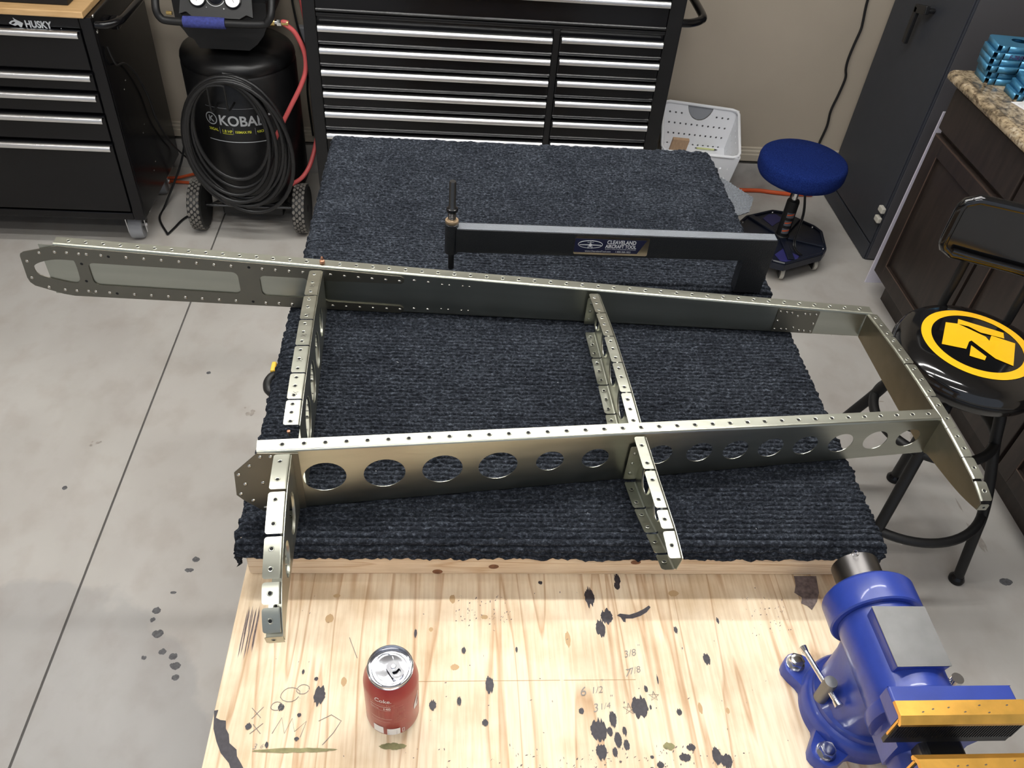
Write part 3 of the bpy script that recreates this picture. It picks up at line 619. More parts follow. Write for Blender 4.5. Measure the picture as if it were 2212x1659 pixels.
def polyat(P, s):
    """piecewise-linear point at distance s along P"""
    for a, b in zip(P[:-1], P[1:]):
        l = (b - a).length
        if s <= l: return a + (b - a) * (s / l), (b - a).normalized()
        s -= l
    return P[-1], (P[-1] - P[-2]).normalized()
def rib(name, label, base, dirv, top, bot, side, fw, tabs, btabs, holes, dots, bdots=None, endtab=None, foot=None):
    """rib web in the vertical plane through base along dirv (horizontal); top/bot = [(s, z)] outlines; flange to `side`"""
    base = Vector((base[0], base[1], 0)); dv = Vector((dirv[0], dirv[1], 0)).normalized(); sd = Vector(side).normalized()
    W = lambda s, z: base + dv * s + Vector((0, 0, z)); R = .003
    def smo(P, n=6): return [Vector((p.x, p.y, 0)) for p in smooth_path([(a, b, 0) for a, b in P], n)]
    T = smo(top); B = smo(bot)
    b = MB()
    b.plate([(p.x, p.y - R * .6) for p in T] + [(p.x, p.y + R * .6) for p in B[::-1]], W, -sd * .0008, holes)
    for h in holes:      # stiffening lips
        n = len(h); cx = sum(p[0] for p in h) / n; cz = sum(p[1] for p in h) / n
        b.add([W(*p) for p in h] + [W(cx + (p[0] - cx) * .93, cz + (p[1] - cz) * .95) + sd * .0025 for p in h], [(k, (k + 1) % n, n + (k + 1) % n, n + k) for k in range(n)], 0, True)
    e = MB()
    def flange(P, tl, up, nd):
        L = sum((q - p).length for p, q in zip(P[:-1], P[1:]))
        for ti, (a0, a1) in enumerate(tl):
            s0, s1 = a0 * L, a1 * L; n = 14; vs = []; rc = .0035
            for i in range(n + 1):
                # cluster samples at the ends so that corners come out round
                u = .5 - .5 * math.cos(PI * i / n); s = s0 + (s1 - s0) * u
                p, t = polyat(P, s); dd = min(s - s0, s1 - s); wd = fw
                if dd < rc: wd = fw - rc + math.sqrt(max(0, rc * rc - (rc - dd) ** 2))
                nrm = Vector((-t.y, t.x, 0))
                if nrm.y * up < 0: nrm = -nrm
                N3 = dv * nrm.x + Vector((0, 0, nrm.y)); C = W(p.x, p.y)
                for k in range(5):
                    a = k / 4 * PI / 2; vs.append(C + sd * (R - R * math.cos(a)) + N3 * (R * math.sin(a) - R))
                vs.append(C + sd * wd); vs.append(C + sd * wd - N3 * .0008)
            K = 7
            b.add(vs, [(i * K + j, (i + 1) * K + j, (i + 1) * K + j + 1, i * K + j + 1) for i in range(n) for j in range(4)], 0, True)
            b.add(vs, [(i * K + j, (i + 1) * K + j, (i + 1) * K + j + 1, i * K + j + 1) for i in range(n) for j in (4, 5)], 0, False)
            for f in nd[ti] if isinstance(nd[0], (list, tuple)) else nd:
                s = s0 + (s1 - s0) * f; p, t = polyat(P, s); nrm = Vector((-t.y, t.x, 0))
                if nrm.y * up < 0: nrm = -nrm
                N3 = dv * nrm.x + Vector((0, 0, nrm.y))
                if up < 0: N3 = -N3
                eyelet(e, W(p.x, p.y) + sd * fw * .58 + (N3 * .0009 if up < 0 else N3 * 0), N3, dv, .0036)
    flange(T, tabs, 1, dots)
    if btabs: flange(B, btabs, -1, bdots or dots)
    if foot:      # mounting tab riveted to the spar web
        s, z0, z1, d = foot; c = W(s, 0) 
        b.plate(rrect(0, .019, z0, z1, .003), lambda u, v: c + sd * u + Vector((0, 0, v)) + dv * d, dv * .0008)
        for k in (.2, .5, .8): b.dome(c + sd * .011 + Vector((0, 0, lerp(z0, z1, k))) + dv * (d + .0008 if d >= 0 else d), dv * (1 if d >= 0 else -1), .0028, .0014)
    if endtab:
        (s0, z0), (s1, z1), wd = endtab
        A, C = W(s0, z0), W(s1, z1); th = sd.cross(C - A).normalized() * .0008
        pts = [(0, 0), (1, .08), (1, .92 * wd), (.9, wd), (.1, wd), (0, .95 * wd)]
        b.plate([(0, 0), (1, 0), (1, wd * .85), (.85, wd), (.1, wd), (0, wd * .9)], lambda u, v: A + (C - A) * u + sd * v, th)
        eyelet(e, (A + C) / 2 + sd * wd * .55 + (th if th.dot(Vector((0, -1, .3))) > 0 else th * 0), th if th.dot(Vector((0, -1, .3))) > 0 else -th, sd, .0032)
    o = b.build(name, m_skel, sk); lab(o, label)
    stuff(e.build('rivet_hole', [m_skel, m_hole], o))
    return o
def even(n, gap=.018, a=0., b=1.): return [(a + (b - a) * (i + (gap / 2 if i else 0)) / n, a + (b - a) * (i + 1 - (gap / 2 if i < n - 1 else 0)) / n) for i in range(n)]
def ell(s, z, a, b, n=22): return [(s + a * math.cos(2 * PI * k / n), z + b * math.sin(2 * PI * k / n)) for k in range(n)]
D3 = (.16, .5, .86)
# root rib between the spars (left)
d0 = Vector((-.193 + .214, .752 - 1.171, 0)); Lr = d0.length
rib('rib', 'long rib joining both spars at left', (-.214, 1.171), d0, [(0.002, 1.0875), (.10, 1.1035), (.21, 1.113), (.32, 1.1175), (Lr - .024, 1.1175)], [(.002, ZB), (Lr - .004, ZB)], (-1, -.05, 0), .0215,
    [(0, .225), (.232, .405), (.412, .575), (.582, .735), (.742, .875), (.882, 1)], even(5), [ell(.09, 1.046, .022, .026), ell(.165, 1.05, .027, .032), ell(.245, 1.055, .03, .035), ell(.325, 1.057, .03, .035)],
    D3, D3, foot=(.0025, 1.005, 1.07, 0))
# middle rib between the spars
d1 = Vector((.281 - .265, .809 - 1.150, 0)); L1 = d1.length
rib('rib', 'rib joining both spars at the middle', (.265, 1.150), d1, [(0.002, 1.0715), (.07, 1.0815), (.14, 1.0905), (.21, 1.0945), (.27, 1.097), (L1 + .004, 1.0965)], [(.02, .9985), (L1 + .02, .9985)], (-1, -.05, 0), .0185,
    [(0, .19), (.197, .40), (.407, .597), (.604, .80), (.807, 1)], [(0.0, .20), (.207, .40), (.407, .60), (.607, .80), (.807, 1)],
    [ell(.025, 1.030, .016, .021), ell(.095, 1.040, .024, .029), ell(.17, 1.045, .026, .031), ell(.245, 1.046, .027, .032)], (.2, .5, .84), (.2, .5, .84), foot=(.0025, 1.004, 1.062, 0))
# nose rib at left
dn = Vector((.08, -1, 0))
rib('nose_rib', 'curved nose rib in front of the front spar at left', (-.198, .7255), dn, [(0.0, 1.115), (.066, 1.1225), (.126, 1.1175), (.176, 1.105), (.206, 1.0895), (.222, 1.074), (.2285, 1.0605)], [(.004, 1.003), (.066, 1.022), (.126, 1.036), (.176, 1.047), (.206, 1.046), (.2245, 1.041)], (-1, -.08, 0), .0215,
    [(0, .258), (.276, .515), (.530, .735), (.750, .850), (.864, .985)], even(4), [ell(.06, 1.068, .026, .030), ell(.135, 1.075, .022, .024)], [(.22, .74), (.2, .78), (.3, .78), (.5,), (.5,)], (.25, .75),
    endtab=((.2288, 1.0590), (.2245, 1.0390), .0205))
# nose rib at middle
d2 = Vector((.0094, -.211, 0))
rib('nose_rib', 'tapered nose rib in front of the front spar at the middle', (.2845, .7865), d2, [(0.0, 1.0935), (.065, 1.0975), (.138, 1.1035), (.176, 1.1055), (.211, 1.1025)], [(.002, 1.0005), (.069, 1.016), (.144, 1.045), (.181, 1.059), (.205, 1.066)], (-1, -.045, 0), .0175,
    [(0, .30), (.318, .635), (.655, .80), (.82, 1)], [(.02, .30), (.318, .60), (.62, .83), (.85, .99)], [ell(.045, 1.054, .020, .027), ell(.105, 1.066, .018, .022)], [(.28, .82), (.25, .78), (.5,), (.55,)], [(.3, .8), (.25, .78), (.45,), (.5,)],
    foot=(.0025, 1.004, 1.075, 0))
# tip rib across the right end
d4 = Vector((.759 - .756, .835 - 1.134, 0))
rib('tip_rib', 'broad dark tip rib closing the right end', (.7575, 1.137), d4, [(0.0, 1.0518), (.10, 1.063), (.20, 1.0705), (.30, 1.073), (.37, 1.069), (.405, 1.065), (.434, 1.057)], [(.003, ZB + .002), (.15, .9985), (.278, 1.0), (.302, 1.007), (.375, 1.021), (.406, 1.029), (.434, 1.039)], (1, .01, 0), .0175,
    [(0, .165), (.168, .345), (.351, .535), (.541, .695), (.699, .825), (.828, .915), (.925, .995)], even(5), [], [D3, D3, D3, (.28, .72), (.3, .72), (.5,), (.5,)], (.3, .7), endtab=((.434, 1.0400), (.4345, 1.053), .014))
# temporary fasteners holding the frame together
for (p, lb) in (((-.216, 1.188, 1.089), 'copper temporary fastener poking up behind the rear spar by the left rib'), ((-.207, .7655, 1.1165), 'red tipped temporary fastener in the gap between left rib and front spar')):
    t = thing('sheet_metal_fastener', lb, 'fastener', p)
    MB().lathe([(.0022, -.002), (.0030, 0), (.0045, .001), (.0045, .006), (.0030, .007), (.0022, .0075), (.0022, .012), (.0012, .0135), (0, .0135)] if p[1] > 1 else [(.001, -.004), (.0022, -.003), (.0022, -.0005), (.001, 0), (0, .0002)], p, seg=14).build('body', m_copper, t)
    MB().cyl((p[0], p[1], p[2] - .010), (p[0], p[1], p[2] - .002), .0012, seg=8).build('needle', m_steel, t)
# marker crosses on the left rib tabs
mk = MB()
for (s, z) in ((.06, 1.098), (.15, 1.1085), (.205, 1.1128), (.265, 1.1160), (.335, 1.1178), (.39, 1.1178)):
    c = Vector((-.214, 1.171, 0)) + d0.normalized() * s - Vector((1, .05, 0)) * .011
    for (dx, dy) in ((.0042, .0022), (.003, -.003)): mk.tube([(c.x - dx, c.y - dy, z + .0008), (c.x + dx, c.y + dy, z + .0008)], .00018, 4)
stuff(mk.build('marker_cross', m_ink, sk))

# ------------------------------------------------------------------ dimpling tool
tl = thing('arm_tool', 'black long armed dimpling tool with a steel rod, standing on the farther carpet', 'tool', (.585, 1.28, .9955))
TF, TB = 1.268, 1.293
MB().plate([(.0135, 1.1145), (.0135, 1.0665), (.5555, 1.0685), (.5555, .9955), (.6080, .9955), (.6105, 1.1145)], lambda x, z: (x, TF, z), (0, TB - TF, 0)).build('arm', m_hammer, tl, bevel=.003, seg=3)
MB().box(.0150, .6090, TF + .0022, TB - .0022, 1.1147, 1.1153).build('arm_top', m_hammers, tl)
MB().lathe([(.0105, 1.058), (.0125, 1.0595), (.0125, 1.1205), (.0105, 1.122)], (.0055, 1.2805, 0), seg=28).build('collar', m_hammer, tl)
lab(MB().lathe([(.0000, 1.0225), (.0052, 1.0225), (.0056, 1.0240), (.0056, 1.0578)], (.0055, 1.2805, 0), seg=20).build('lower_rod', m_dsteel, tl), 'short dark steel rod under the arm')
rd = MB(); rd.lathe([(.0060, 1.1215), (.0060, 1.1465), (.0075, 1.1480), (.0062, 1.1500), (.0062, 1.2030), (.0052, 1.2050), (0, 1.2050)], (.0055, 1.2805, 0), seg=20, m=0)
lab(rd.build('rod', m_dsteel, tl), 'dark steel rod')
MB().lathe([(.0085, 1.1445), (.0105, 1.1460), (.0110, 1.1485), (.0100, 1.1515), (.0075, 1.1525)], (.0055, 1.2805, 0), seg=24).build('ring', m_black, tl)
MB().lathe([(.0085, 1.1225), (.0118, 1.1225), (.0124, 1.1245), (.0118, 1.1275), (.0085, 1.1280), (.0070, 1.1300)], (.0055, 1.2805, 0), seg=24).build('bushing', m_bush, tl)
b = MB()
for k in range(4): b.lathe([(.0064, 1.1310 + .0033 * k), (.0074, 1.1322 + .0033 * k), (.0064, 1.1334 + .0033 * k)], (.0055, 1.2805, 0), seg=16)
b.build('spring', m_steel, tl)
yb = TF - .0006
MB().plate(rrect(.2305, .3690, 1.0720, 1.1110, .003), lambda x, z: (x, yb, z), (0, .0005, 0)).build('sticker', m_stickm, tl)
st = MB().plate([(.2310, 1.0765), (.3495, 1.0765), (.3640, 1.1060), (.2310, 1.1060)], lambda x, z: (x, yb - .0003, z), (0, .0002, 0)).build('sticker_print', m_stickp, tl)
b = MB(); q = lambda x0, z0: (lambda u, v: (x0 + u, yb - .0008, z0 + v))
b.text('CLEAVELAND', .0112, q(.2905, 1.0968), bold=.00025, fitw=.054); b.text('AIRCRAFT TOOL', .0100, q(.2885, 1.0882), bold=.00025, fitw=.0575)
b.text('QUALITY TOOLS FOR BUILDERS, BY BUILDERS', .0030, q(.2885, 1.0845), fitw=.0575)
b.text('www.CleavelandTool.com', .0048, q(.2515, 1.0785), fitw=.0480); b.text('1-800-368-1822', .0048, q(.3080, 1.0785), fitw=.029)
ring = [(.2600 + .0225 * math.cos(t), 1.0945 + .0080 * math.sin(t)) for t in [2 * PI * k / 40 for k in range(40)]]
b.tube([(x, yb - .0008, z) for x, z in ring], .0004, 5, closed=True)
b.sheet([(.2600, 1.0975), (.2620, 1.0955), (.2630, 1.0945), (.2800, 1.0940), (.2805, 1.0925), (.2632, 1.0925), (.2615, 1.0895), (.2600, 1.0885), (.2585, 1.0895), (.2568, 1.0925), (.2395, 1.0925), (.2400, 1.0940), (.2570, 1.0945), (.2580, 1.0955)], [], lambda x, z: (x, yb - .0008, z))
b.sheet([(.2596, 1.097), (.2604, 1.097), (.2604, 1.103), (.2596, 1.103)], [], lambda x, z: (x, yb - .0009, z)); b.sheet([(.2540, 1.0985), (.2660, 1.0985), (.2660, 1.0993), (.2540, 1.0993)], [], lambda x, z: (x, yb - .0009, z))
for x in (.2565, .2635): b.cyl((x, yb - .0006, 1.0905), (x, yb - .0008, 1.0860), .0006, seg=6)
stuff(b.build('lettering', m_printw, st))
# ------------------------------------------------------------------ drinks can
CX_, CY_ = -.0578, .4790; cz = .9005
cn = thing('drink_can', 'red cola can with silver top on the plywood', 'can', (CX_, CY_, cz))
MB().lathe([(.0225, .0015), (.0255, 0), (.0275, .004), (.0325, .011), (.0330, .014), (.0330, .094), (.0322, .1000), (.0296, .1085), (.0270, .1155), (.0262, .1150), (.010, .100), (0, .100)], (CX_, CY_, cz), seg=64, mats=[1, 1, 1, 0, 0, 0, 0, 0, 1, 1, 1]).build('body', [m_can, m_canalu], cn)
MB().lathe([(.0268, .1150), (.0262, .1175), (.0268, .1190), (.0274, .1203), (.0272, .1216), (.0262, .1220), (.0252, .1212), (.0244, .1165), (.0238, .1140), (.0228, .1135), (.0222, .1155), (.0214, .1162), (.0200, .1160), (.0188, .1164), (.0165, .1157), (.0, .1155)], (CX_, CY_, cz), seg=64).build('lid', m_canalu, cn)
th0 = math.atan2(-CY_, -CX_)      # side that faces the viewer's end of the bench
CP = [(.0330, .014), (.0330, .094), (.0322, .1000), (.0296, .1085), (.0270, .1155)]
def can_map(u0, z0, r=.03315):
    def f(u, v):
        z = z0 + v; rr = r
        for (ra, za), (rb, zb) in zip(CP[:-1], CP[1:]):
            if za <= z <= zb: rr = ra + (rb - ra) * (z - za) / (zb - za) + .0003
        a = th0 + (u0 + u) / .033
        return (CX_ + rr * math.cos(a), CY_ + rr * math.sin(a), cz + z)
    return f
b = MB(); b.text('Coke.', .0088, can_map(-.0225, .0955), bold=.0001)
b.text('Calories', .0034, can_map(-.0285, .0785)); b.text('140', .0062, can_map(-.0120, .0785), bold=.0002)
def bar(bb, u0, u1, z0, z1, m=0):
    n = 8; f = can_map(0, 0, .03318)
    bb.add([f(u0 + (u1 - u0) * i / n, z) for i in range(n + 1) for z in (z0, z1)], [(2 * i, 2 * i + 2, 2 * i + 3, 2 * i + 1) for i in range(n)], m)
bar(b, -.0285, -.0025, .0848, .0856); bar(b, -.0285, -.0025, .0760, .0764); bar(b, -.0285, -.0020, .0540, .0545); bar(b, -.0285, -.004, .0462, .0465)
stuff(b.build('print', m_print, cn))
b = MB(); b.text('Nutrition Facts', .0050, can_map(-.0285, .0885)); b.text('1 Can', .0030, can_map(-.012, .0868), sx=.9)
for k in range(14): b.text(random.choice(['CARBONATED WATER', 'SUGAR COLOR ACID', 'NATURAL FLAVORS', 'CAFFEINE']), .0023, can_map(.0005, .0840 - .0030 * k), sx=.6)
for k in range(6): b.text('Total Fat 0g    0%', .0028, can_map(-.0285, .0715 - .0033 * k), sx=.9)
stuff(b.build('small_print', m_printd, cn))
b = MB()
bar(b, -.0265, -.0130, .0145, .0315); bar(b, -.0085, .0075, .0125, .0285)
for p in ((.010, .013, .0150, .0160), (.010, .013, .0240, .0250), (.010, .0106, .0160, .0240), (.0124, .013, .0160, .0240)): bar(b, *p)
cs = smooth_path([(.0395, .079, 0), (.0345, .070, 0), (.0312, .059, 0), (.0318, .0495, 0), (.0350, .052, 0), (.0375, .060, 0)], 6)
vs = []; f = can_map(0, 0, .03318)
for i, p in enumerate(cs):
    k = i / (len(cs) - 1); wv = .0004 + .0024 * math.sin(PI * k); vs += [f(p.x - wv, p.y), f(p.x + wv, p.y)]
b.add(vs, [(2 * i, 2 * i + 2, 2 * i + 3, 2 * i + 1) for i in range(len(cs) - 1)])
stuff(b.build('label_panels', m_printw, cn))
b = MB(); F2 = can_map(0, 0, .03322)
def bar2(u0, u1, z0, z1): b.add([F2(u0, z0), F2(u1, z0), F2(u1, z1), F2(u0, z1)], [(0, 1, 2, 3)])
for k in range(11): bar2(-.0253, -.0165, .0165 + .00105 * k, .0165 + .00105 * k + random.choice([.0003, .0005, .0007]))
for k in range(9): bar2(-.0072, .0035, .0142 + .00105 * k, .0142 + .00105 * k + random.choice([.0004, .0006, .0008]))
stuff(b.build('barcode', mat('barcode_grey', (.22, .21, .24), .5), cn))
tb = MB(); ta = math.radians(-58)
tf = lambda u, v: (CX_ + .0035 + u * math.cos(ta) - v * math.sin(ta), CY_ + .001 + u * math.sin(ta) + v * math.cos(ta), cz + .1178 + u * .07)
tb.plate(smooth2([(-.004, -.0075), (.006, -.0075), (.0135, -.0068), (.0165, 0), (.0135, .0068), (.006, .0075), (-.004, .0075), (-.0078, 0)], 4), tf, (0, 0, .0007), [smooth2([(.0055, -.0045), (.0115, -.0042), (.0135, 0), (.0115, .0042), (.0055, .0045), (.0065, 0)], 4)])
tb.lathe([(.0034, .1150), (.0032, .1190), (.0024, .1198), (0, .1198)], (CX_ + .0035, CY_ + .001, cz), seg=16)
tb.build('pull_tab', m_canalu, cn)
b = MB(); b.tube([(CX_ + .0035 - .010 + .0095 * math.cos(t), CY_ + .010 + .0085 * math.sin(t), cz + .1166) for t in [2 * PI * k / 30 for k in range(30)]], .0004, 6, closed=True)
b.build('mouth_score', m_canalu, cn)

# ------------------------------------------------------------------ bench vise
vx, vy, vz = .543, .473, .9005
vs_ = thing('bench_vise', 'blue bench vise with gold jaw covers bolted to the bench corner', 'vise', (vx, vy, vz))
BOLT = [(-.0625, .0600), (-.0590, -.0590), (.0600, -.0590), (.0600, .0600)]
bang = [math.atan2(y, x) for x, y in BOLT]
def out(scale=1.0, base=.068, lobe=.033):
    P = []
    for k in range(96):
        t = 2 * PI * k / 96; r = base
        for a in bang:
            d = (t - a + PI) % (2 * PI) - PI; r += lobe * math.exp(-(d / .26) ** 4 * .9)
        P.append((r * math.cos(t) * scale, r * math.sin(t) * scale))
    return P
b = MB()
LV = [(1.0, .0), (1.0, .014), (.975, .018)]
O = out(); vv = [(vx + x * s, vy + y * s, vz + z) for s, z in LV for x, y in O]
b.add(vv, [(i * 96 + k, i * 96 + (k + 1) % 96, (i + 1) * 96 + (k + 1) % 96, (i + 1) * 96 + k) for i in range(2) for k in range(96)] , 0, True)
b.add(vv[2 * 96:], [tuple(range(96))]); b.add(vv[:96], [tuple(range(96))[::-1]])
b.lathe([(.070, .0185), (.0685, .030), (.064, .036), (.052, .041), (.045, .046)], (vx, vy, vz), seg=64)
b.lathe([(.0615, .0365), (.0610, .046), (.055, .052), (.046, .058), (.036, .070)], (vx, vy, vz), seg=64)
b.build('swivel_base', m_blue, vs_)
for i, (x, y) in enumerate(BOLT):
    p = (vx + x, vy + y, vz)
    b = MB(); b.lathe([(.0125, .018), (.0125, .0200), (.0105, .0202)], p, seg=24)
    b.tube([(p[0], p[1], vz + .0202), (p[0], p[1], vz + .0285)], .0105, 6); b.dome((p[0], p[1], vz + .0285), (0, 0, 1), .0085, .0004, seg=12)
    b.build('bolt', m_chrome, vs_)
AZ = 1.045
# turret that carries the barrel
b = MB()
sec = [(-.040, .950, .046, .040), (0, 0, 0, 0)]
def ringbox(cx, cy, z, hx, hy, r): return [(x, y, z) for x, y in rrect(cx - hx, cx + hx, cy - hy, cy + hy, r, 4)]
R4 = [ringbox(vx, vy, .935, .056, .056, .05), ringbox(vx, vy - .002, .965, .050, .052, .035), ringbox(vx, vy - .004, .995, .042, .052, .02), ringbox(vx, vy - .004, 1.045, .040, .055, .012)]
n = len(R4[0]); b.add([p for r in R4 for p in r], [(i * n + k, i * n + (k + 1) % n, (i + 1) * n + (k + 1) % n, (i + 1) * n + k) for i in range(3) for k in range(n)], 0, True)
b.build('turret', m_blue, vs_)
ax = (0, 1, 0); c0 = (vx, 0, AZ)
b = MB().lathe([(.0, .412), (.050, .412), (.0500, .418), (.0490, .424), (.0490, .520)], c0, ax, 64, sharp=(0,))
b.build('barrel', m_blue, vs_)
MB().lathe([(.0, .5205), (.0555, .5205), (.0572, .5225), (.0572, .5560), (.0560, .5580), (.0500, .5630), (.0360, .5660)], c0, ax, 64, sharp=(0,)).build('collar', m_blue, vs_)
MB().lathe([(.0300, .560), (.0300, .6045), (.0290, .6055), (0, .6055)], c0, ax, 48, sharp=(2,)).build('ram', m_steel, vs_)
MB().lathe([(.047, .3945), (.0545, .3955), (.0555, .3975), (.0555, .4085), (.0540, .4115), (.0470, .4120)], c0, ax, 64).build('front_flange', m_blue, vs_)
# anvil block on top of the barrel
b = MB(); zt_, zb_ = 1.1005, 1.068
P = [(-.033, .5095), (.0325, .5090), (.0325, .4330), (-.0315, .4325)]
b.add([(vx + x, y, zt_ - .0012) for x, y in P] + [(vx + x * .96, y + (.004 if y < .45 else 0), zb_) for x, y in P], [(0, 1, 2, 3), (4, 7, 6, 5)] + [(i, (i + 1) % 4, 4 + (i + 1) % 4, 4 + i) for i in range(4)])
ab = b.build('anvil_block', m_blue, vs_, bevel=.002)
lab(MB().plate(P, lambda x, y: (vx + x, y, zt_ - .0011), (0, 0, .0012)).build('anvil_face', m_anvil, vs_, bevel=.0006), 'bare ground steel anvil face')
# rear jaw
JZ = 1.128
b = MB()
def jaw(y0, y1, wtop, wbot, zlow, topslope):
    pr = [(-wtop, JZ), (wtop, JZ), (wtop, JZ - .022), (wtop * .80, JZ - .048), (wbot, JZ - .075), (wbot, zlow), (-wbot, zlow), (-wbot, JZ - .075), (-wtop * .80, JZ - .048), (-wtop, JZ - .022)]
    b.plate(pr, lambda x, z: (vx + x, y0, z), (0, y1 - y0, 0))
jaw(.3635, .3960, .0690, .040, 1.005, 0)
rj = b.build('rear_jaw', m_blue, vs_, bevel=.003, seg=3)
b = MB(); b.plate([(.3955, 1.128), (.3955, 1.07), (.409, 1.07), (.409, 1.098)], lambda y, z: (vx - .046, y, z), (.092, 0, 0)); b.build('jaw_web', m_blue, vs_, bevel=.004, seg=3)
def cover(y, sgn, name):
    pr = [(.023, .0005), (.022, .006), (.006, .0062), (-.001, -.0005), (-.001, -.0045), (.002, -.0060), (.003, -.0035), (.008, .0010), (.0210, .0006)]
    b = MB(); b.plate([(y + sgn * u, JZ + v) for u, v in pr], lambda a, z: (vx - .0705, a, z), (.141, 0, 0))
    b.plate([(y + sgn * .0035, JZ - .001), (y + sgn * .0035, JZ - .034), (y + sgn * .0060, JZ - .034), (y + sgn * .0060, JZ - .001)], lambda a, z: (vx - .0705, a, z), (.141, 0, 0))
    g = b.build('jaw_cover', m_gold, vs_); lab(g, name)
    k = MB()
    for i in range(7): k.obox((vx - .05 + .016 * i + random.uniform(-.005, .005), y + sgn * (.008 + random.random() * .01), JZ + .00625), (.0012, .0005, 0), (-.0005, .0004, 0), (0, 0, .00015))
    stuff(k.build('chips', m_canalu, g))
cover(.3555, 1, 'gold jaw cover on the rear jaw'); cover(.3235, -1, 'gold jaw cover on the front jaw')
b = MB(); b.box(vx - .069, vx + .069, .3580, .3630, 1.078, 1.1265)
for k in range(46): b.box(vx - .068 + .003 * k, vx - .0665 + .003 * k, .3570, .3582, 1.090, 1.122)
lab(b.build('jaw_insert', m_rubber, vs_), 'black grooved insert')
lab(MB().box(vx - .069, vx + .069, .3162, .3215, 1.088, 1.1265).build('jaw_insert', m_rubber, vs_, bevel=.001), 'black grooved insert')
b = MB(); jaw(.278, .3158, .0690, .040, 1.005, 0); b.build('front_jaw', m_blue, vs_, bevel=.003, seg=3)
lab(MB().box(vx - .021, vx + .030, .3020, .3970, 1.018, 1.066).build('slide_bar', m_dsteel, vs_, bevel=.008, seg=4), 'dark steel slide bar')
b = MB()
R5 = [[(vx + x, y, z) for x, z in rrect(-hx, hx, z0, z1, r, 5)] for (y, hx, z0, z1, r) in ((.4115, .047, .985, 1.085, .04), (.385, .038, .985, 1.055, .03), (.345, .032, .985, 1.040, .025), (.300, .030, .985, 1.036, .022), (.275, .028, .985, 1.03, .02))]
n = len(R5[0]); b.add([p for r in R5 for p in r], [(i * n + k, i * n + (k + 1) % n, (i + 1) * n + (k + 1) % n, (i + 1) * n + k) for i in range(4) for k in range(n)] + [tuple(range(4 * n, 5 * n))], 0, True)
b.build('lower_body', m_blue, vs_)
# locking screw with sliding bar, left side
hp = Vector((vx - .0595, vy - .004, .952))
b = MB(); b.lathe([(.0085, .0), (.0085, .040), (.0078, .0425), (0, .0430)], hp, seg=28); b.build('lock_screw', m_anvil, vs_)
b = MB(); q0 = hp + Vector((-.0125, .050, .026)); q1 = hp + Vector((.0045, -.0185, .0285))
b.cyl(q0, q1, .0036, seg=14); dd = (q1 - q0).normalized()
b.cyl(q0 - dd * .006, q0 + dd * .001, .0052, .0042, 14); b.cyl(q1 - dd * .001, q1 + dd * .007, .0044, .0058, 14)
b.build('lock_bar', m_chrome, vs_)
b = MB(); b.cyl((vx + .050, vy - .008, 1.000), (vx + .098, vy - .010, 1.000), .0055, seg=14); b.cyl((vx + .094, vy - .010, .995), (vx + .094, vy - .010, 1.012), .0075, seg=14); b.build('lock_screw', m_chrome, vs_)
# small metal curl left on the ram
cu = MB(); cu.tube([(vx - .012 + .004 * math.cos(t) , .600 + .004 * math.sin(t), 1.0745 + .0007 * t) for t in [k * .5 for k in range(22)]], .0004, 5)
stuff(tag(cu.build('metal_swarf', m_canalu), 'tiny shiny metal curl lying on the steel end of the vise', 'swarf'))

# ------------------------------------------------------------------ tool cabinet (left)
HX1, HY = -1.158, 2.78; HX0 = HX1 - 1.17; HYB = 3.30
hk = thing('tool_cabinet', 'black rolling tool cabinet with wooden top at the left edge', 'tool cabinet', (HX1 - .58, 3.04, 0))
b = MB(); b.box(HX0, HX1, HY + .014, HYB, .135, .887); b.build('carcass', m_black, hk, bevel=.004)
b = MB(); b.box(HX1 - .040, HX1, HY - .001, HY + .0135, .135, .887); b.box(HX0, HX1 - .0405, HY - .001, HY + .0135, .850, .887)
b.box(HX0, HX1 - .0405, HY - .001, HY + .0135, .135, .165); b.box(HX0, HX0 + .03, HY - .001, HY + .0135, .1655, .8495); b.build('face_frame', m_black, hk, bevel=.003)
HH = [.846, .704, .634, .554, .449]; HBOT = [.713, .643, .563, .458, .172]
def pull(parent, x0, x1, yf, zt, name='handle'):
    pr = [(a * .78, c * .70) for a, c in [(0, .0), (-.012, .0035), (-.020, .001), (-.026, -.008), (-.0275, -.018), (-.0255, -.0255), (-.0235, -.0255), (-.0245, -.018), (-.020, -.006), (-.012, -.0015), (0, -.004)]]
    b = MB(); n = len(pr)
    b.plate([(yf + a, zt + c) for a, c in pr], lambda y, z: (x0, y, z), (x1 - x0, 0, 0))
    return b.build(name, m_alu, parent)
for zt1, zb1 in zip(HH, HBOT):
    dr = MB().box(HX0 + .032, HX1 - .0425, HY - .006, HY + .0135, zb1 + .003, zt1 + .001).build('drawer', m_black, hk, bevel=.003)
    pull(dr, HX0 + .036, HX1 - .046, HY - .0065, zt1)
b = MB(); b.box(HX0 - .01, HX1 - .018, HY - .012, HYB + .01, .8875, .9085); b.build('wooden_top', m_butcher, hk, bevel=.003)
b = MB(); b.plate([(0, 0)] and [(HX1 - .030 - .0, 0)] and rrect(0, .009, 0, .1, .003), lambda u, v: (HX1 - .0, 0, 0), (0, 0, 0)) if False else None
lt = MB(); yf = HY - .0018
lt.text('HUSKY', .0300, lambda u, v: (-1.3685 + u, yf, .8480 + v), bold=.0011, sx=.86, align='LEFT')
dog = [(-1.4170, .8590), (-1.4085, .8655), (-1.3985, .8680), (-1.4005, .8760), (-1.3905, .8690), (-1.3825, .8655), (-1.3735, .8600), (-1.3800, .8480), (-1.3855, .8440), (-1.3890, .8520), (-1.3925, .8535), (-1.4010, .8500), (-1.4090, .8530), (-1.4165, .8560)]
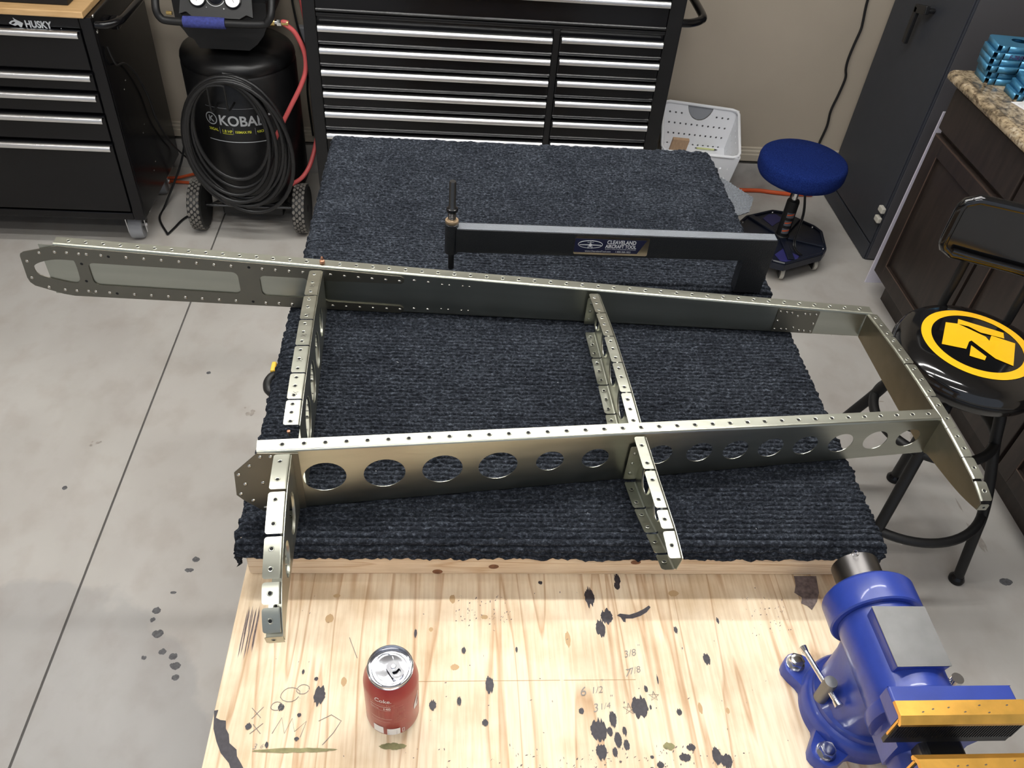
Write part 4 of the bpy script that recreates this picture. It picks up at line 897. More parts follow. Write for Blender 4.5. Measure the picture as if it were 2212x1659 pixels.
lt.sheet(dog, [[(-1.4100, .8585), (-1.4030, .8630), (-1.3965, .8625), (-1.3985, .8590), (-1.4050, .8555), (-1.4105, .8560)]], lambda x, z: (x, yf, z))
lt.text('.', .022, lambda u, v: (-1.2615 + u, yf, .8480 + v))
stuff(lt.build('lettering', m_logo, hk))
# side push handle and hook
b = MB(); xs = HX1 + .0005
b.tube(smooth_path([(xs, 2.800, .858), (xs + .030, 2.806, .857), (xs + .062, 2.835, .860), (xs + .072, 2.90, .862), (xs + .072, 3.16, .862), (xs + .060, 3.225, .860), (xs + .03, 3.255, .857), (xs, 3.26, .858)], 6), .0125, 16)
b.build('push_handle', m_black, hk)
for (y, z) in ((2.800, .886), (2.802, .836)): MB().dome((HX1 + .0003, y, z), (1, 0, 0), .006, .004, seg=12).build('screw', m_chrome, hk)
b = MB(); b.box(xs, xs + .028, 2.915, 2.955, .800, .838); b.build('latch', m_black, hk, bevel=.006)
b = MB()
for (y, z) in ((2.93, .62), (2.90, .60), (3.0, .42), (2.97, .40), (3.02, .255), (2.985, .235)): b.dome((HX1 + .0003, y, z), (1, 0, 0), .0035, .0018)
stuff(b.build('rivet', m_chrome, hk))
def caster(parent, x, y, zt_, r, plate=True, rot=0.0, mt=m_dsteel, brake=True, wf=.62):
    """swivel caster; x, y = wheel centre, standing on the floor"""
    c, s = math.cos(rot), math.sin(rot); T = lambda u, v, z: (x + u * c - v * s, y + u * s + v * c, z)
    b = MB(); wd = r * wf
    fz = .50 if brake else .45
    for sg in (-1, 1):
        b.add([T(sg * wd + a, v, z) for a in (-.0015, .0015) for v, z in ((-r * .75 if not brake else -r * .30, r * fz), (r * .30 if brake else r * .75, r * fz), (r * .8, zt_), (-r * .5, zt_))], [(0, 1, 2, 3), (4, 7, 6, 5), (0, 4, 5, 1), (1, 5, 6, 2), (2, 6, 7, 3), (3, 7, 4, 0)])
    b.add([T(u, v, z) for z in (zt_, zt_ + .004) for u, v in ((-wd - .002, -r * .6), (wd + .002, -r * .6), (wd + .002, r * .85), (-wd - .002, r * .85))], [(0, 3, 2, 1), (4, 5, 6, 7), (0, 1, 5, 4), (1, 2, 6, 5), (2, 3, 7, 6), (3, 0, 4, 7)])
    b.cyl(T(-wd - .004, 0, r), T(wd + .004, 0, r), r * .16, seg=10)
    if brake: b.obox(T(wd + .018, -r * .2, zt_ - .006), (.012 * c, .012 * s, .004), (-.012 * s, .012 * c, 0), (0, 0, .004))
    k = b.build('caster', m_chrome if brake else m_dsteel, parent)
    w_ = MB(); w_.lathe([(r * .35, -wd * .55), (r * .62, -wd * .72), (r * .94, -wd * .72), (r, -wd * .5), (r, wd * .5), (r * .94, wd * .72), (r * .62, wd * .72), (r * .35, wd * .55)], T(0, 0, r + .0005), (c, s, 0), 28)
    w_.build('wheel', mt, k); return k
for (x, y) in ((HX1 - .075, 2.875), (HX1 - .075, 3.215), (HX0 + .075, 2.875), (HX0 + .075, 3.215)): caster(hk, x, y, .128, .055, rot=.15, mt=m_grey)
# things standing on the cabinet
bx = MB(); x0, x1, y0, y1 = -1.62, -1.232, 2.815, 3.20
t = thing('drawer_organiser', 'dark divided tray standing on the wooden cabinet top', 'tray', ((x0 + x1) / 2, (y0 + y1) / 2, .9090))
MB().box(x0, x1, y0, y1, .9090, .935).build('tray', m_blackm, t, bevel=.003)
b = MB()
for k in range(6): b.box(x0 + .01 + k * .063, x0 + .0645 + k * .063, y0 + .012, y1 - .012, .9355, .945)
stuff(b.build('compartments', mat('tray_grey', (.05, .05, .055), .6), t))

# ------------------------------------------------------------------ tool chest (back)
KX0, KX1, KY, KYB = -.512, .802, 2.945, 3.425
ch = thing('tool_chest', 'wide black tool chest with bright full-width pulls against the back wall', 'tool chest', ((KX0 + KX1) / 2, 3.18, 0))
MB().box(KX0, KX1, KY + .0005, KYB, .13, 1.22).build('carcass', m_black, ch, bevel=.004)
b = MB()
b.box(KX0, -.468, KY - .014, KY, .13, 1.22); b.box(.748, KX1, KY - .014, KY, .13, 1.22); b.box(.3535, .3765, KY - .0135, KY, .13, .878); b.box(-.4675, .7475, KY - .0135, KY, .8785, .8905)
b.box(-.4675, .7475, KY - .0135, KY, 1.19, 1.22); b.box(-.4675, .353, KY - .0135, KY, .13, .16); b.box(.377, .7475, KY - .0135, KY, .13, .16)
b.build('face_frame', m_blacks, ch, bevel=.002)
def kdrawer(x0, x1, zt1, zb1):
    dr = MB().box(x0, x1, KY - .017, KY - .0004, zb1 + .0025, zt1 + .001).build('drawer', m_black, ch, bevel=.003)
    lp = MB(); yq = KY - .0172
    lp.plate([(yq, zb1 + .0035), (yq - .0035, zb1 + .0045), (yq - .0048, zb1 + .0085), (yq - .0035, zb1 + .0120), (yq, zb1 + .0150)], lambda y, z: (x0 + .001, y, z), (x1 - x0 - .002, 0, 0))
    lp.build('drawer_lip', m_black, dr)
    pull(dr, x0 + .004, x1 - .004, KY - .0175, zt1)
kdrawer(-.4665, .7465, .995, .8925); kdrawer(-.4665, .7465, 1.185, 1.003)
LZ = [.853, .777, .699, .619, .543, .458, .33]; LB = [.783, .705, .625, .549, .466, .34, .165]
for a, c in zip(LZ, LB): kdrawer(-.4665, .3525, a, c)
RZ = [.858, .7815, .702, .626, .545, .46, .33]; RB = [.788, .709, .632, .552, .468, .34, .165]
for a, c in zip(RZ, RB): kdrawer(.3775, .7465, a, c)
b = MB(); b.dome((.425, KY - .045, .692), (0, -1, .2), .006, .0005, seg=10); 
b = MB(); b.tube(smooth_path([(KX1, 2.985, .905), (KX1 + .045, 2.99, .905), (KX1 + .085, 3.015, .908), (KX1 + .100, 3.06, .912), (KX1 + .100, 3.30, .912), (KX1 + .085, 3.345, .910), (KX1 + .04, 3.37, .905), (KX1, 3.375, .905)], 6), .0145, 16)
b.build('push_handle', m_black, ch)
for x in (KX0 + .07, KX1 - .07):
    for y in (KY + .07, KYB - .09): caster(ch, x, y, .122, .052)

# ------------------------------------------------------------------ air compressor
TX, TY, TR = -.795, 3.115, .208
ac = thing('air_compressor', 'black upright air compressor with two treaded wheels beside the tool chest', 'compressor', (TX, TY, 0))
MB().lathe([(.0, .085), (.08, .088), (.15, .105), (.195, .135), (TR, .165), (TR, .642), (TR * .985, .646), (TR * .980, .650), (TR * .995, .656), (TR * .998, .664), (TR * .985, .678), (TR * .95, .690), (TR * .86, .703), (TR * .6, .722), (.0, .734)], (TX, TY, 0), seg=64).build('tank', m_blacks, ac)
b = MB(); b.box(TX - .12, TX + .12, TY - .15, TY + .12, .060, .115); b.build('base_bracket', m_blackm, ac, bevel=.006)
MB().cyl((TX - .19, 2.965, .100), (TX + .19, 2.965, .100), .0065, seg=12).build('axle', m_dsteel, ac)
b = MB(); b.cyl((TX - .17, 2.965, .10), (TX - .06, 3.05, .115), .005, seg=8); b.cyl((TX + .17, 2.965, .10), (TX + .06, 3.05, .115), .005, seg=8); b.build('strut', m_dsteel, ac)
for sg, wx in ((-1, TX - .208), (1, TX + .198)):
    c = (wx, 2.965, .1005)
    wv = MB().lathe([(.070, -.024), (.088, -.027), (.0965, -.022), (.0975, 0), (.0965, .022), (.088, .027), (.070, .024)], c, (1, 0, 0), 48).build('wheel', m_tire2, ac)
    b = MB()
    for row, (u, off) in enumerate(((-.0175, 0), (-.006, .5), (.006, 0), (.0175, .5))):
        for k in range(26):
            a = 2 * PI * (k + off) / 26; da = .085; hw = .0052
            P = [(u + hw * cx_, a + da * cy_) for cx_, cy_ in ((-1, -.5), (0, -1), (1, -.5), (1, .5), (0, 1), (-1, .5))]
            vs = [(wx + uu, 2.965 + r_ * math.sin(aa), .1005 + r_ * math.cos(aa)) for r_ in (.096, .1003) for uu, aa in P]
            b.add(vs, [tuple(range(6, 12))] + [(i, (i + 1) % 6, 6 + (i + 1) % 6, 6 + i) for i in range(6)])
    stuff(b.build('tread', m_tire, wv))
    h = MB(); h.lathe([(.012, -.026), (.020, -.022), (.020, .022), (.012, .026)], c, (1, 0, 0), 20)
    for k in range(8):
        a = 2 * PI * k / 8
        for u in (-.017, .017): h.obox((wx + u, 2.965 + .044 * math.sin(a), .1005 + .044 * math.cos(a)), (.003, 0, 0), (0, .029 * math.sin(a), .029 * math.cos(a)), (0, .005 * math.cos(a), -.005 * math.sin(a)))
    h.build('hub', m_blackm, wv)
# pump shroud and control panel on top of the tank
b = MB(); SH = [(-.150, .905), (-.150, .832), (-.128, .800), (-.118, .782), (-.100, .772), (-.085, .742), (.085, .742), (.115, .765), (.140, .795), (.160, .84), (.160, .905)]
b.plate([(TX + x, z) for x, z in SH], lambda x, z: (x, TY - .170, z), (0, .30, 0)); b.plate([(TX - .155, .9055), (TX + .165, .9055), (TX + .15, 1.06), (TX - .14, 1.06)], lambda x, z: (x, TY - .14, z), (0, .26, 0))
b.build('shroud', m_blackm, ac, bevel=.01, seg=3)
pc = Vector((TX + .008, 2.905, .905)); pn = Vector((0, -.80, .60)); pu = Vector((0, .60, .80))
PF = lambda u, v, h=0: pc + Vector((1, 0, 0)) * u + pu * v + pn * h
b = MB(); b.plate([(-.118, -.038), (-.095, -.030), (-.075, -.046), (.078, -.046), (.100, -.032), (.122, -.040), (.110, .115), (-.105, .115)], lambda u, v: PF(u, v), pn * .016); b.build('control_panel', m_blackm, ac, bevel=.005)
for u, ang in ((-.057, 1.35), (.057, 2.1)):
    g = MB().lathe([(.0, .0165), (.0275, .0165), (.0275, .024), (.0245, .0255), (.0235, .0235)], PF(u, .012), pn, 40).build('gauge', m_black, ac)
    MB().lathe([(.0, .0236), (.0236, .0237)], PF(u, .012), pn, 40).build('dial', m_glass, g)
    nd = MB(); a = ang; nd.tube([PF(u - .010 * math.cos(a), .012 - .010 * math.sin(a), .0242), PF(u + .016 * math.cos(a), .012 + .016 * math.sin(a), .0242)], .0007, 5)
    nd.build('needle', m_ink, g)
b = MB().lathe([(.024, .0165), (.022, .020), (.019, .046), (.016, .049), (0, .049)], PF(0, .022), pn, 24); b.build('regulator_knob', m_navy, ac)
b = MB(); b.tube([PF(.031 * math.cos(t), .022 + .031 * math.sin(t), .0166) for t in [PI * 1.12 + PI * .76 * k / 16 for k in range(17)]], .0012, 6)
b.text('-', .012, lambda u, v: PF(-.031 + u, -.016 + v, .0166)); b.text('+', .012, lambda u, v: PF(.024 + u, -.020 + v, .0166)); stuff(b.build('panel_print', m_printw, ac))
# tube handle with blue grip
hz, hy = .862, 2.862
b = MB(); b.tube(smooth_path([(TX - .182, 2.99, 1.02), (TX - .182, 2.925, .965), (TX - .182, hy + .01, .905), (TX - .172, hy, .872), (TX - .140, hy, hz - .001), (TX, hy, hz), (TX + .150, hy, hz + .003), (TX + .180, hy, hz + .016), (TX + .192, hy + .01, .905), (TX + .192, 2.925, .965), (TX + .192, 2.99, 1.02)], 6), .0125, 16)
b.build('handle', m_blackm, ac)
lab(MB().lathe([(.0128, -.068), (.0175, -.068), (.0182, -.05), (.0182, .05), (.0175, .068), (.0128, .068)], (TX - .030, hy, hz), (1, 0, .006), 28).build('grip', m_foam, ac), 'blue foam grip')
b = MB(); p0 = Vector((TX + .150, 2.945, .838)); b.cyl(p0, p0 + Vector((.016, 0, .006)), .002, .010, 12, 0); b.cyl(p0 + Vector((.018, 0, .006)), p0 + Vector((.034, 0, .006)), .0125, seg=18); b.cyl(p0 + Vector((.034, 0, .006)), p0 + Vector((.042, 0, .006)), .007, seg=14, m=1)
b.cyl(p0 + Vector((.042, 0, .006)), p0 + Vector((.056, 0, .006)), .011, seg=6, m=1); b.cyl(p0 + Vector((.057, 0, .006)), p0 + Vector((.080, 0, .006)), .0092, seg=18)
b.build('hose_coupler', [m_brass, m_chrome], ac)
b = MB(); b.cyl((TX - .152, 2.93, .862), (TX - .170, 2.93, .862), .006, seg=12); b.build('drain_fitting', m_brass, ac)
# wire hose bracket and lettering on the tank front
ty = TY - TR
b = MB(); b.tube(smooth_path([(TX - .046, ty - .002, .560), (TX - .046, ty - .060, .565), (TX - .046, ty - .098, .580), (TX - .045, ty - .102, .650), (TX - .040, ty - .102, .668), (TX + .006, ty - .102, .671), (TX + .012, ty - .102, .652), (TX + .012, ty - .098, .585), (TX + .012, ty - .06, .57), (TX + .012, ty - .002, .565)], 5), .0038, 8)
b.build('hose_bracket', m_blackm, ac)
def tk(u0, z0, e=.0012):
    def f(u, v):
        a = -PI / 2 + (u0 + u) / TR; return (TX + (TR + e) * math.cos(a), TY + (TR + e) * math.sin(a), z0 + v)
    return f
b = MB(); b.text('KOBALT', .054, tk(-.058, .475), bold=.0012, sx=.95)
f = tk(0, 0)
def strip(bb, u0, u1, z0, z1, f=f, n=14): bb.add([f(u0 + (u1 - u0) * i / n, z) for i in range(n + 1) for z in (z0, z1)], [(2 * i, 2 * i + 2, 2 * i + 3, 2 * i + 1) for i in range(n)])
def uring(bb, cx_, cz_, r0, r1, n=30):
    vs = []
    for k in range(n):
        t = 2 * PI * k / n
        for r in (r0, r1): vs.append(f(cx_ + r * math.cos(t), cz_ + r * math.sin(t)))
    bb.add(vs, [(2 * k, 2 * ((k + 1) % n), 2 * ((k + 1) % n) + 1, 2 * k + 1) for k in range(n)])
uring(b, -.088, .494, .020, .024); b.text('K', .032, tk(-.099, .483), bold=.0009)
strip(b, -.11, .115, .4085, .4115)
stuff(b.build('lettering', m_logo, ac))
b = MB(); b.text('20GAL', .0145, tk(-.105, .448), bold=.0002, sx=.95); b.text('1.8 HP', .0160, tk(-.052, .446), bold=.0002, sx=.9); b.text('150MAX PSI', .0135, tk(-.004, .446), bold=.0003, sx=.86); b.text('4.0CFM@90', .0135, tk(.076, .446), bold=.0003, sx=.84)
strip(b, -.05, -.012, .4405, .4420); stuff(b.build('lettering', m_yellowp, ac))
b = MB(); 
for u in (-.060, -.010, .070): strip(b, u, u + .0012, .440, .466)
strip(b, -.105, .11, .5400, .5412); stuff(b.build('lettering', m_grey, ac))

# coiled black hose hung on the bracket
hc = MB(); pts = []
loops = [(-.800, .420, .185, .262, -.06), (-.792, .430, .178, .250, .02), (-.780, .436, .172, .243, .10), (-.800, .455, .150, .215, -.05), (-.795, .468, .138, .196, .05), (-.810, .490, .118, .170, .0), (-.786, .412, .190, .262, .16), (-.778, .425, .182, .255, .20), (-.800, .440, .162, .232, .0)]
dep = [.012, .034, .055, .016, .040, .030, .060, .024, .052]
for li, (cx_, cz_, a, c, tilt) in enumerate(loops):
    N = 40
    for k in range(N):
        t = PI / 2 - 2 * PI * k / N; fz = li + k / N
        i2 = min(li + 1, len(loops) - 1); m_ = k / N
        A = lerp(a, loops[i2][2], m_); C_ = lerp(c, loops[i2][3], m_); X = lerp(cx_, loops[i2][0], m_); Z = lerp(cz_, loops[i2][1], m_); tl_ = lerp(tilt, loops[i2][4], m_); dp = lerp(dep[li], dep[i2], m_)
        x = A * math.cos(t) + tl_ * .3 * (math.sin(t) - 1) * -C_; z = C_ * math.sin(t)
        rad = math.sqrt(max(0, (TR + .011) ** 2 - min(abs(X + x - TX), TR) ** 2)); 
        y = TY - TR - .014 - dp - .022 * (1 - math.sin(t)) * .5
        # top of every loop gathers on the bracket
        top_pull = max(0, math.sin(t)) ** 3
        pts.append((X + x, y, Z + z))
tag(hc.tube(pts, .0078, 10).build('hose_coil', m_rubber), 'black rubber hose coiled on a wire hook in front of the compressor tank', 'hose')
tag(MB().tube(smooth_path([(p0.x + .0805, 2.945, .844), (-.585, 2.945, .845), (-.548, 2.95, .812), (-.523, 2.955, .745), (-.524, 2.955, .680), (-.545, 2.945, .625), (-.586, 2.935, .552), (-.627, 2.925, .480), (-.660, 2.915, .420)], 8), .0085, 14).build('air_hose', m_red), 'red air hose running from the brass coupler down behind the black hose coil', 'hose')
tag(MB().tube(smooth_path([(-.655, 2.985, .185), (-.625, 2.985, .200), (-.585, 2.995, .228), (-.555, 3.03, .270), (-.535, 3.10, .335), (-.523, 3.22, .42), (-.522, 3.32, .50)], 8), .0085, 14).build('air_hose', m_red), 'short red hose curving up between right wheel and tool chest', 'hose')
tag(MB().tube(smooth_path([(-.612, 3.36, 1.05), (-.598, 3.34, .90), (-.576, 3.30, .80), (-.560, 3.27, .72), (-.545, 3.25, .64), (-.538, 3.24, .50), (-.545, 3.24, .38)], 8), .0085, 12).build('air_hose', m_red), 'red air hose hanging on the wall between compressor and tool chest', 'hose')
b = MB()
tag(MB().tube(smooth_path([(-.640, 3.43, 1.0), (-.630, 3.40, .80), (-.612, 3.37, .68), (-.592, 3.36, .60), (-.585, 3.36, .52), (-.600, 3.37, .40), (-.60, 3.4, .2)], 6), .0045, 8).build('loose_cable', m_rubber), 'thin black cord hanging on the wall behind the compressor', 'cord')
tag(MB().box(-.625, -.590, 3.395, 3.43, .60, .665).build('power_adapter', m_grey, bevel=.006), 'small grey plug adapter on the wall behind the compressor', 'adapter')
tag(MB().tube(smooth_path([(-1.152, 2.835, .775), (-1.148, 2.838, .74), (-1.146, 2.862, .703), (-1.145, 2.93, .68), (-1.144, 3.004, .611), (-1.144, 3.066, .505), (-1.144, 3.10, .385), (-1.144, 3.174, .272), (-1.14, 3.25, .182), (-1.10, 3.30, .09), (-1.06, 3.33, .02)], 6), .0035, 8).build('loose_cable', m_rubber), 'black cord drooping down the side of the rolling tool cabinet', 'cord')
tag(MB().tube(smooth_path([(-1.085, 3.24, .30), (-1.12, 3.20, .16), (-1.19, 3.10, .012), (-1.19, 3.0, .006), (-1.135, 2.895, .006), (-1.128, 2.889, .006), (-1.115, 2.93, .006), (-1.09, 3.01, .006), (-1.02, 3.10, .008)], 7), .0045, 8).build('loose_cable', m_rubber), 'black cord bent into a sharp V on the floor between cabinet and compressor', 'cord')
tag(MB().tube(smooth_path([(-1.36, 3.425, .012), (-1.28, 3.315, .010), (-1.21, 3.292, .010), (-1.13, 3.285, .010), (-1.04, 3.27, .010), (-.95, 3.30, .010), (-.90, 3.36, .010), (-1.0, 3.385, .012), (-1.10, 3.375, .012), (-1.185, 3.31, .02), (-1.235, 3.295, .026)], 8), .0065, 10).build('extension_cord', m_orange), 'orange extension cord on the floor between cabinet and compressor', 'cord')
tag(MB().tube(smooth_path([(.90, 3.40, .010), (1.10, 3.405, .010), (1.30, 3.412, .010), (1.376, 3.416, .010), (1.469, 3.418, .010), (1.522, 3.408, .010), (1.609, 3.398, .010), (1.72, 3.40, .010)], 6), .0095, 12).build('extension_cord', m_orange), 'orange extension cord along the wall behind the blue roller stool', 'cord')
tag(MB().tube(smooth_path([(1.672, 3.437, 1.05), (1.679, 3.437, .884), (1.690, 3.436, .80), (1.6935, 3.436, .765), (1.686, 3.434, .70), (1.683, 3.434, .64), (1.688, 3.434, .599), (1.700, 3.434, .560), (1.695, 3.434, .487), (1.686, 3.434, .411), (1.693, 3.434, .340), (1.684, 3.432, .256), (1.68, 3.425, .18), (1.675, 3.418, .05)], 6), .0055, 8).build('loose_cable', m_rubber), 'black cord hanging down the tan wall beside the charcoal cabinet', 'cord')
# ------------------------------------------------------------------ white basket behind the bench
bk_ = thing('laundry_basket', 'white plastic basket with rows of round holes tilted against the back wall', 'basket', (1.05, 3.22, 0))
# rim corners (back left, back right, front right, front left), bottom corners
RIM = [Vector((.918, 3.412, .432)), Vector((1.262, 3.408, .402)), Vector((1.196, 3.075, .348)), Vector((.868, 3.085, .362))]
BOT = [Vector((.960, 3.372, .06)), Vector((1.205, 3.372, .06)), Vector((1.165, 3.135, .0)), Vector((.925, 3.135, .0))]
def bil(i, u, v):  # wall i: u along, v from rim down
    a, b2 = RIM[i], RIM[(i + 1) % 4]; c, d = BOT[i], BOT[(i + 1) % 4]
    return (a * (1 - u) + b2 * u) * (1 - v) + (c * (1 - u) + d * u) * v
def wall(i, name, nx_, nz_, v0, v1, notch=False):
    ho = []; W_ = (RIM[i] - RIM[(i + 1) % 4]).length; H_ = (RIM[i] - BOT[i]).length
    for r in range(nz_):
        for c in range(nx_):
            u = .10 + .80 * (c + .0) / (nx_ - 1); v = v0 + (v1 - v0) * r / (nz_ - 1)
            if notch and abs(u - .5) < .22 and v < .22: continue
            ho.append([(u + .0048 / W_ * math.cos(t), v + .0048 / H_ * math.sin(t)) for t in [2 * PI * k / 10 for k in range(10)]])
    o_ = [(0, 0), (1, 0), (1, 1), (0, 1)]
    if notch: o_ = [(0, 0), (.36, 0)] + [(.5 + .17 * math.cos(t), .185 * math.sin(t)) for t in [PI - PI * k / 12 for k in range(13)]] + [(.68, 0), (1, 0), (1, 1), (0, 1)]
    b = MB(); n = (RIM[(i + 1) % 4] - RIM[i]).cross(BOT[i] - RIM[i]).normalized()
    b.plate(o_, lambda u, v: bil(i, u, v), n * .0025, ho); return b.build(name, m_white, bk_)
wall(0, 'wall', 11, 5, .12, .62, True); wall(1, 'wall', 7, 5, .12, .7); wall(2, 'wall', 9, 6, .16, .8); wall(3, 'wall', 7, 5, .12, .7)
b = MB(); b.plate([(.36, 0)] + [(.5 + .165 * math.cos(t), .18 * math.sin(t)) for t in [PI - PI * k / 12 for k in range(13)]] + [(.665, 0)], lambda u, v: bil(0, u, v) + Vector((0, .004, 0)), (0, .002, 0)); lab(b.build('handle_insert', m_grey, bk_), 'grey handle insert in the back wall')
bt = MB(); bt.plate([(.04, .02), (.34, .02), (.34, .24), (.66, .24), (.66, .02), (.96, .02), (.96, .95), (.04, .95)], lambda u, v: bil(0, u, v) + Vector((0, .010, .0)), (0, .002, 0)); bt.build('added_backing', m_grey, bk_)  # added plate behind the back wall so that its holes look dark
P = []
for i in range(4):
    a = RIM[i]; pv = RIM[(i - 1) % 4]; nx2 = RIM[(i + 1) % 4]
    P += [a + (pv - a).normalized() * .03, a + (pv - a).normalized() * .009 + (nx2 - a).normalized() * .009, a + (nx2 - a).normalized() * .03]
b = MB(); b.tube(P, .0065, 8, closed=True); b.build('rim', m_white, bk_)
fl_ = [bil(i, 0, .50) for i in range(4)]
b = MB(); b.add(fl_ + [p - Vector((0, 0, .003)) for p in fl_], [(0, 1, 2, 3), (4, 7, 6, 5)] + [(i, (i + 1) % 4, 4 + (i + 1) % 4, 4 + i) for i in range(4)]); b.build('inner_tray', m_white, bk_)
b = MB(); b.add(BOT + [p + Vector((0, 0, .003)) for p in BOT], [(0, 1, 2, 3), (4, 7, 6, 5)] + [(i, (i + 1) % 4, 4 + (i + 1) % 4, 4 + i) for i in range(4)]); b.build('base', m_white, bk_)
fn0 = (fl_[1] - fl_[0]).cross(fl_[3] - fl_[0]).normalized(); fn0 = fn0 if fn0.z > 0 else -fn0
fx_ = (fl_[1] - fl_[0]).normalized(); fy_ = fn0.cross(fx_)
wc = fl_[0] * .80 + fl_[1] * .20 - fy_ * .075 + fn0 * .045
b = MB(); b.obox(wc, fx_ * .036, (fy_ * .35 - fn0 * .0).normalized() * .008, fn0 * .044); tag(rebase(b.build('wood_block', mat('tan_wood', (.50, .33, .20), .6, var=.12, vscale=30, stretch=(8, 8, 1))), wc - fn0 * .044), 'square tan wood offcut standing in the white basket', 'wood block')
pc_ = fl_[0] * .30 + fl_[1] * .70 - fy_ * .022 + fn0 * .0055
b = MB(); b.cyl(pc_ - fx_ * .045, pc_ + fx_ * .036, .0042, seg=12, m=0); b.cyl(pc_ + fx_ * .0365, pc_ + fx_ * .052, .0040, .0008, 12, 1); b.cyl(pc_ - fx_ * .052, pc_ - fx_ * .0455, .002, seg=8, m=1)
tag(rebase(b.build('pen', [mat('pen_yellow', (.62, .66, .30), .4), m_dsteel]), pc_ - fn0 * .0042), 'slim yellow-green pen lying in the white basket', 'pen')

# ------------------------------------------------------------------ carpet offcut, woven backing up, leaning on the basket
OQ = [(.84, .0), (1.02, .0), (1.10, .45), (1.148, .606), (1.216, .648), (1.239, .75), (1.127, .876), (1.0, .985), (.90, .985)]
on_ = Vector((0, -.33, .50)).normalized(); ov_ = Vector((0, .50, .33)).normalized(); SL = math.hypot(.5, .33)
OP = lambda x, s, h=0: Vector((x, 2.545, .0045)) + ov_ * (s * SL) + on_ * h
tm = thing('carpet_offcut', 'grey woven backed carpet offcut leaning on the white basket, right of the bench', 'carpet', (1.0, 2.7, 0))
MB().plate(OQ, lambda x, s: OP(x, s, 0), on_ * .004).build('backing', m_mat, tm)
MB().plate(OQ, lambda x, s: OP(x, s, -.0045), on_ * .0044).build('pile', m_carpet, tm)
def inpoly(p, P):
    c = False; j = len(P) - 1
    for i in range(len(P)):
        if (P[i][1] > p[1]) != (P[j][1] > p[1]) and p[0] < (P[j][0] - P[i][0]) * (p[1] - P[i][1]) / (P[j][1] - P[i][1]) + P[i][0]: c = not c
        j = i
    return c
b = MB()
for i in range(-10, 70):
    for j in range(0, 90):
        x = 1.0 + .0068 * i * .9 - .0035 * (j - 45) * .0; s_ = j * .0072 / SL
        if inpoly((x, s_), OQ):
            hx_, hy_ = (.0029, .0021) if (i + j) % 2 else (.0021, .0029)
            b.obox(OP(x, s_, .0045), (hx_, 0, 0), ov_ * hy_, on_ * .0016)
stuff(b.build('weave', m_mat, tm))

# ------------------------------------------------------------------ blue roller stool
sx, sy = 1.392, 2.882
rs_ = thing('roller_stool', 'mechanic roller stool with royal blue cloth seat cover by the back wall', 'stool', (sx, sy, 0))
DK = [(1.345, 2.672), (1.530, 2.755), (1.560, 2.795), (1.585, 2.925), (1.565, 2.970), (1.455, 3.078), (1.410, 3.088), (1.275, 3.030), (1.240, 2.990), (1.205, 2.850), (1.225, 2.800), (1.300, 2.690)]
b = MB(); b.plate([(x, y) for x, y in DK], lambda x, y: (x, y, .072), (0, 0, .028)); b.build('base_tray', m_navy, rs_, bevel=.006, seg=3)
b = MB()
for k in range(len(DK)):
    x0_, y0_ = DK[k]; x1_, y1_ = DK[(k + 1) % len(DK)]; b.tube([(x0_ * .965 + sx * .035, y0_ * .965 + sy * .035, .1035), (x1_ * .965 + sx * .035, y1_ * .965 + sy * .035, .1035)], .0055, 6)
b.build('tray_rim', m_navy, rs_)
b = MB()
for a in (.9, 2.15, 3.4, 4.65, 5.9): b.obox((sx + .09 * math.cos(a), sy + .09 * math.sin(a), .105), (.085 * math.cos(a), .085 * math.sin(a), 0), (-.014 * math.sin(a), .014 * math.cos(a), 0), (0, 0, .0052))
stuff(b.build('rib', m_navy, rs_, bevel=.003))
for P in ([(1.335, 2.700), (1.325, 2.745), (1.372, 2.790), (1.425, 2.740), (1.41, 2.715), (1.36, 2.695)], [(1.385, 3.055), (1.35, 3.02), (1.375, 2.96), (1.44, 3.02), (1.42, 3.058)]): lab(MB().plate(P, lambda x, y: (x, y, .1003), (0, 0, .0012)).build('tray_insert', m_navyd, rs_), 'violet blue tray insert')
b = MB()
for (x, y) in DK[::2]: b.dome((x * .93 + sx * .07, y * .93 + sy * .07, .1005), (0, 0, 1), .006, .004, seg=10)
stuff(b.build('bolt_head', m_chrome, rs_))
for (x, y, r_) in ((1.368, 2.727, -.12), (1.528, 2.800, .1), (1.500, 3.00, .4), (1.330, 3.03, .8), (1.255, 2.845, .3)): caster(rs_, x, y, .0665, .030, rot=r_, mt=m_beige, brake=False, wf=.34)
MB().lathe([(.030, .101), (.030, .112), (.0255, .116), (.0255, .268), (.0235, .275), (.0150, .277)], (sx, sy, 0), seg=32).build('gas_cylinder', m_blackm, rs_)
b = MB(); fcl = lambda u0, z0: (lambda u, v: (sx + .0262 * math.cos(-1.75 + (u0 + u) / .0262), sy + .0262 * math.sin(-1.75 + (u0 + u) / .0262), z0 + v))
for k in range(3):
    f2 = fcl(0, 0); z0 = .130 + .037 * k; n = 6
    for (a0, a1, q0, q1, mm) in ((-.014, .018, z0, z0 + .024, 0), (-.012, .016, z0 + .009, z0 + .015, 1)):
        ee = 0 if mm == 0 else .0004
        b.add([(sx + (.0260 + ee) * math.cos(-1.75 + (a0 + (a1 - a0) * i / n) / .026), sy + (.0260 + ee) * math.sin(-1.75 + (a0 + (a1 - a0) * i / n) / .026), z + (.006 * (i / n) if mm else 0)) for i in range(n + 1) for z in (q0, q1)], [(2 * i, 2 * i + 2, 2 * i + 3, 2 * i + 1) for i in range(n)], mm)
stuff(b.build('cylinder_label', [mat('label_slate', (.10, .11, .13), .4), m_orange], rs_))
MB().cyl((sx, sy, .274), (sx, sy, .385), .0125, seg=20).build('piston', m_chrome, rs_)
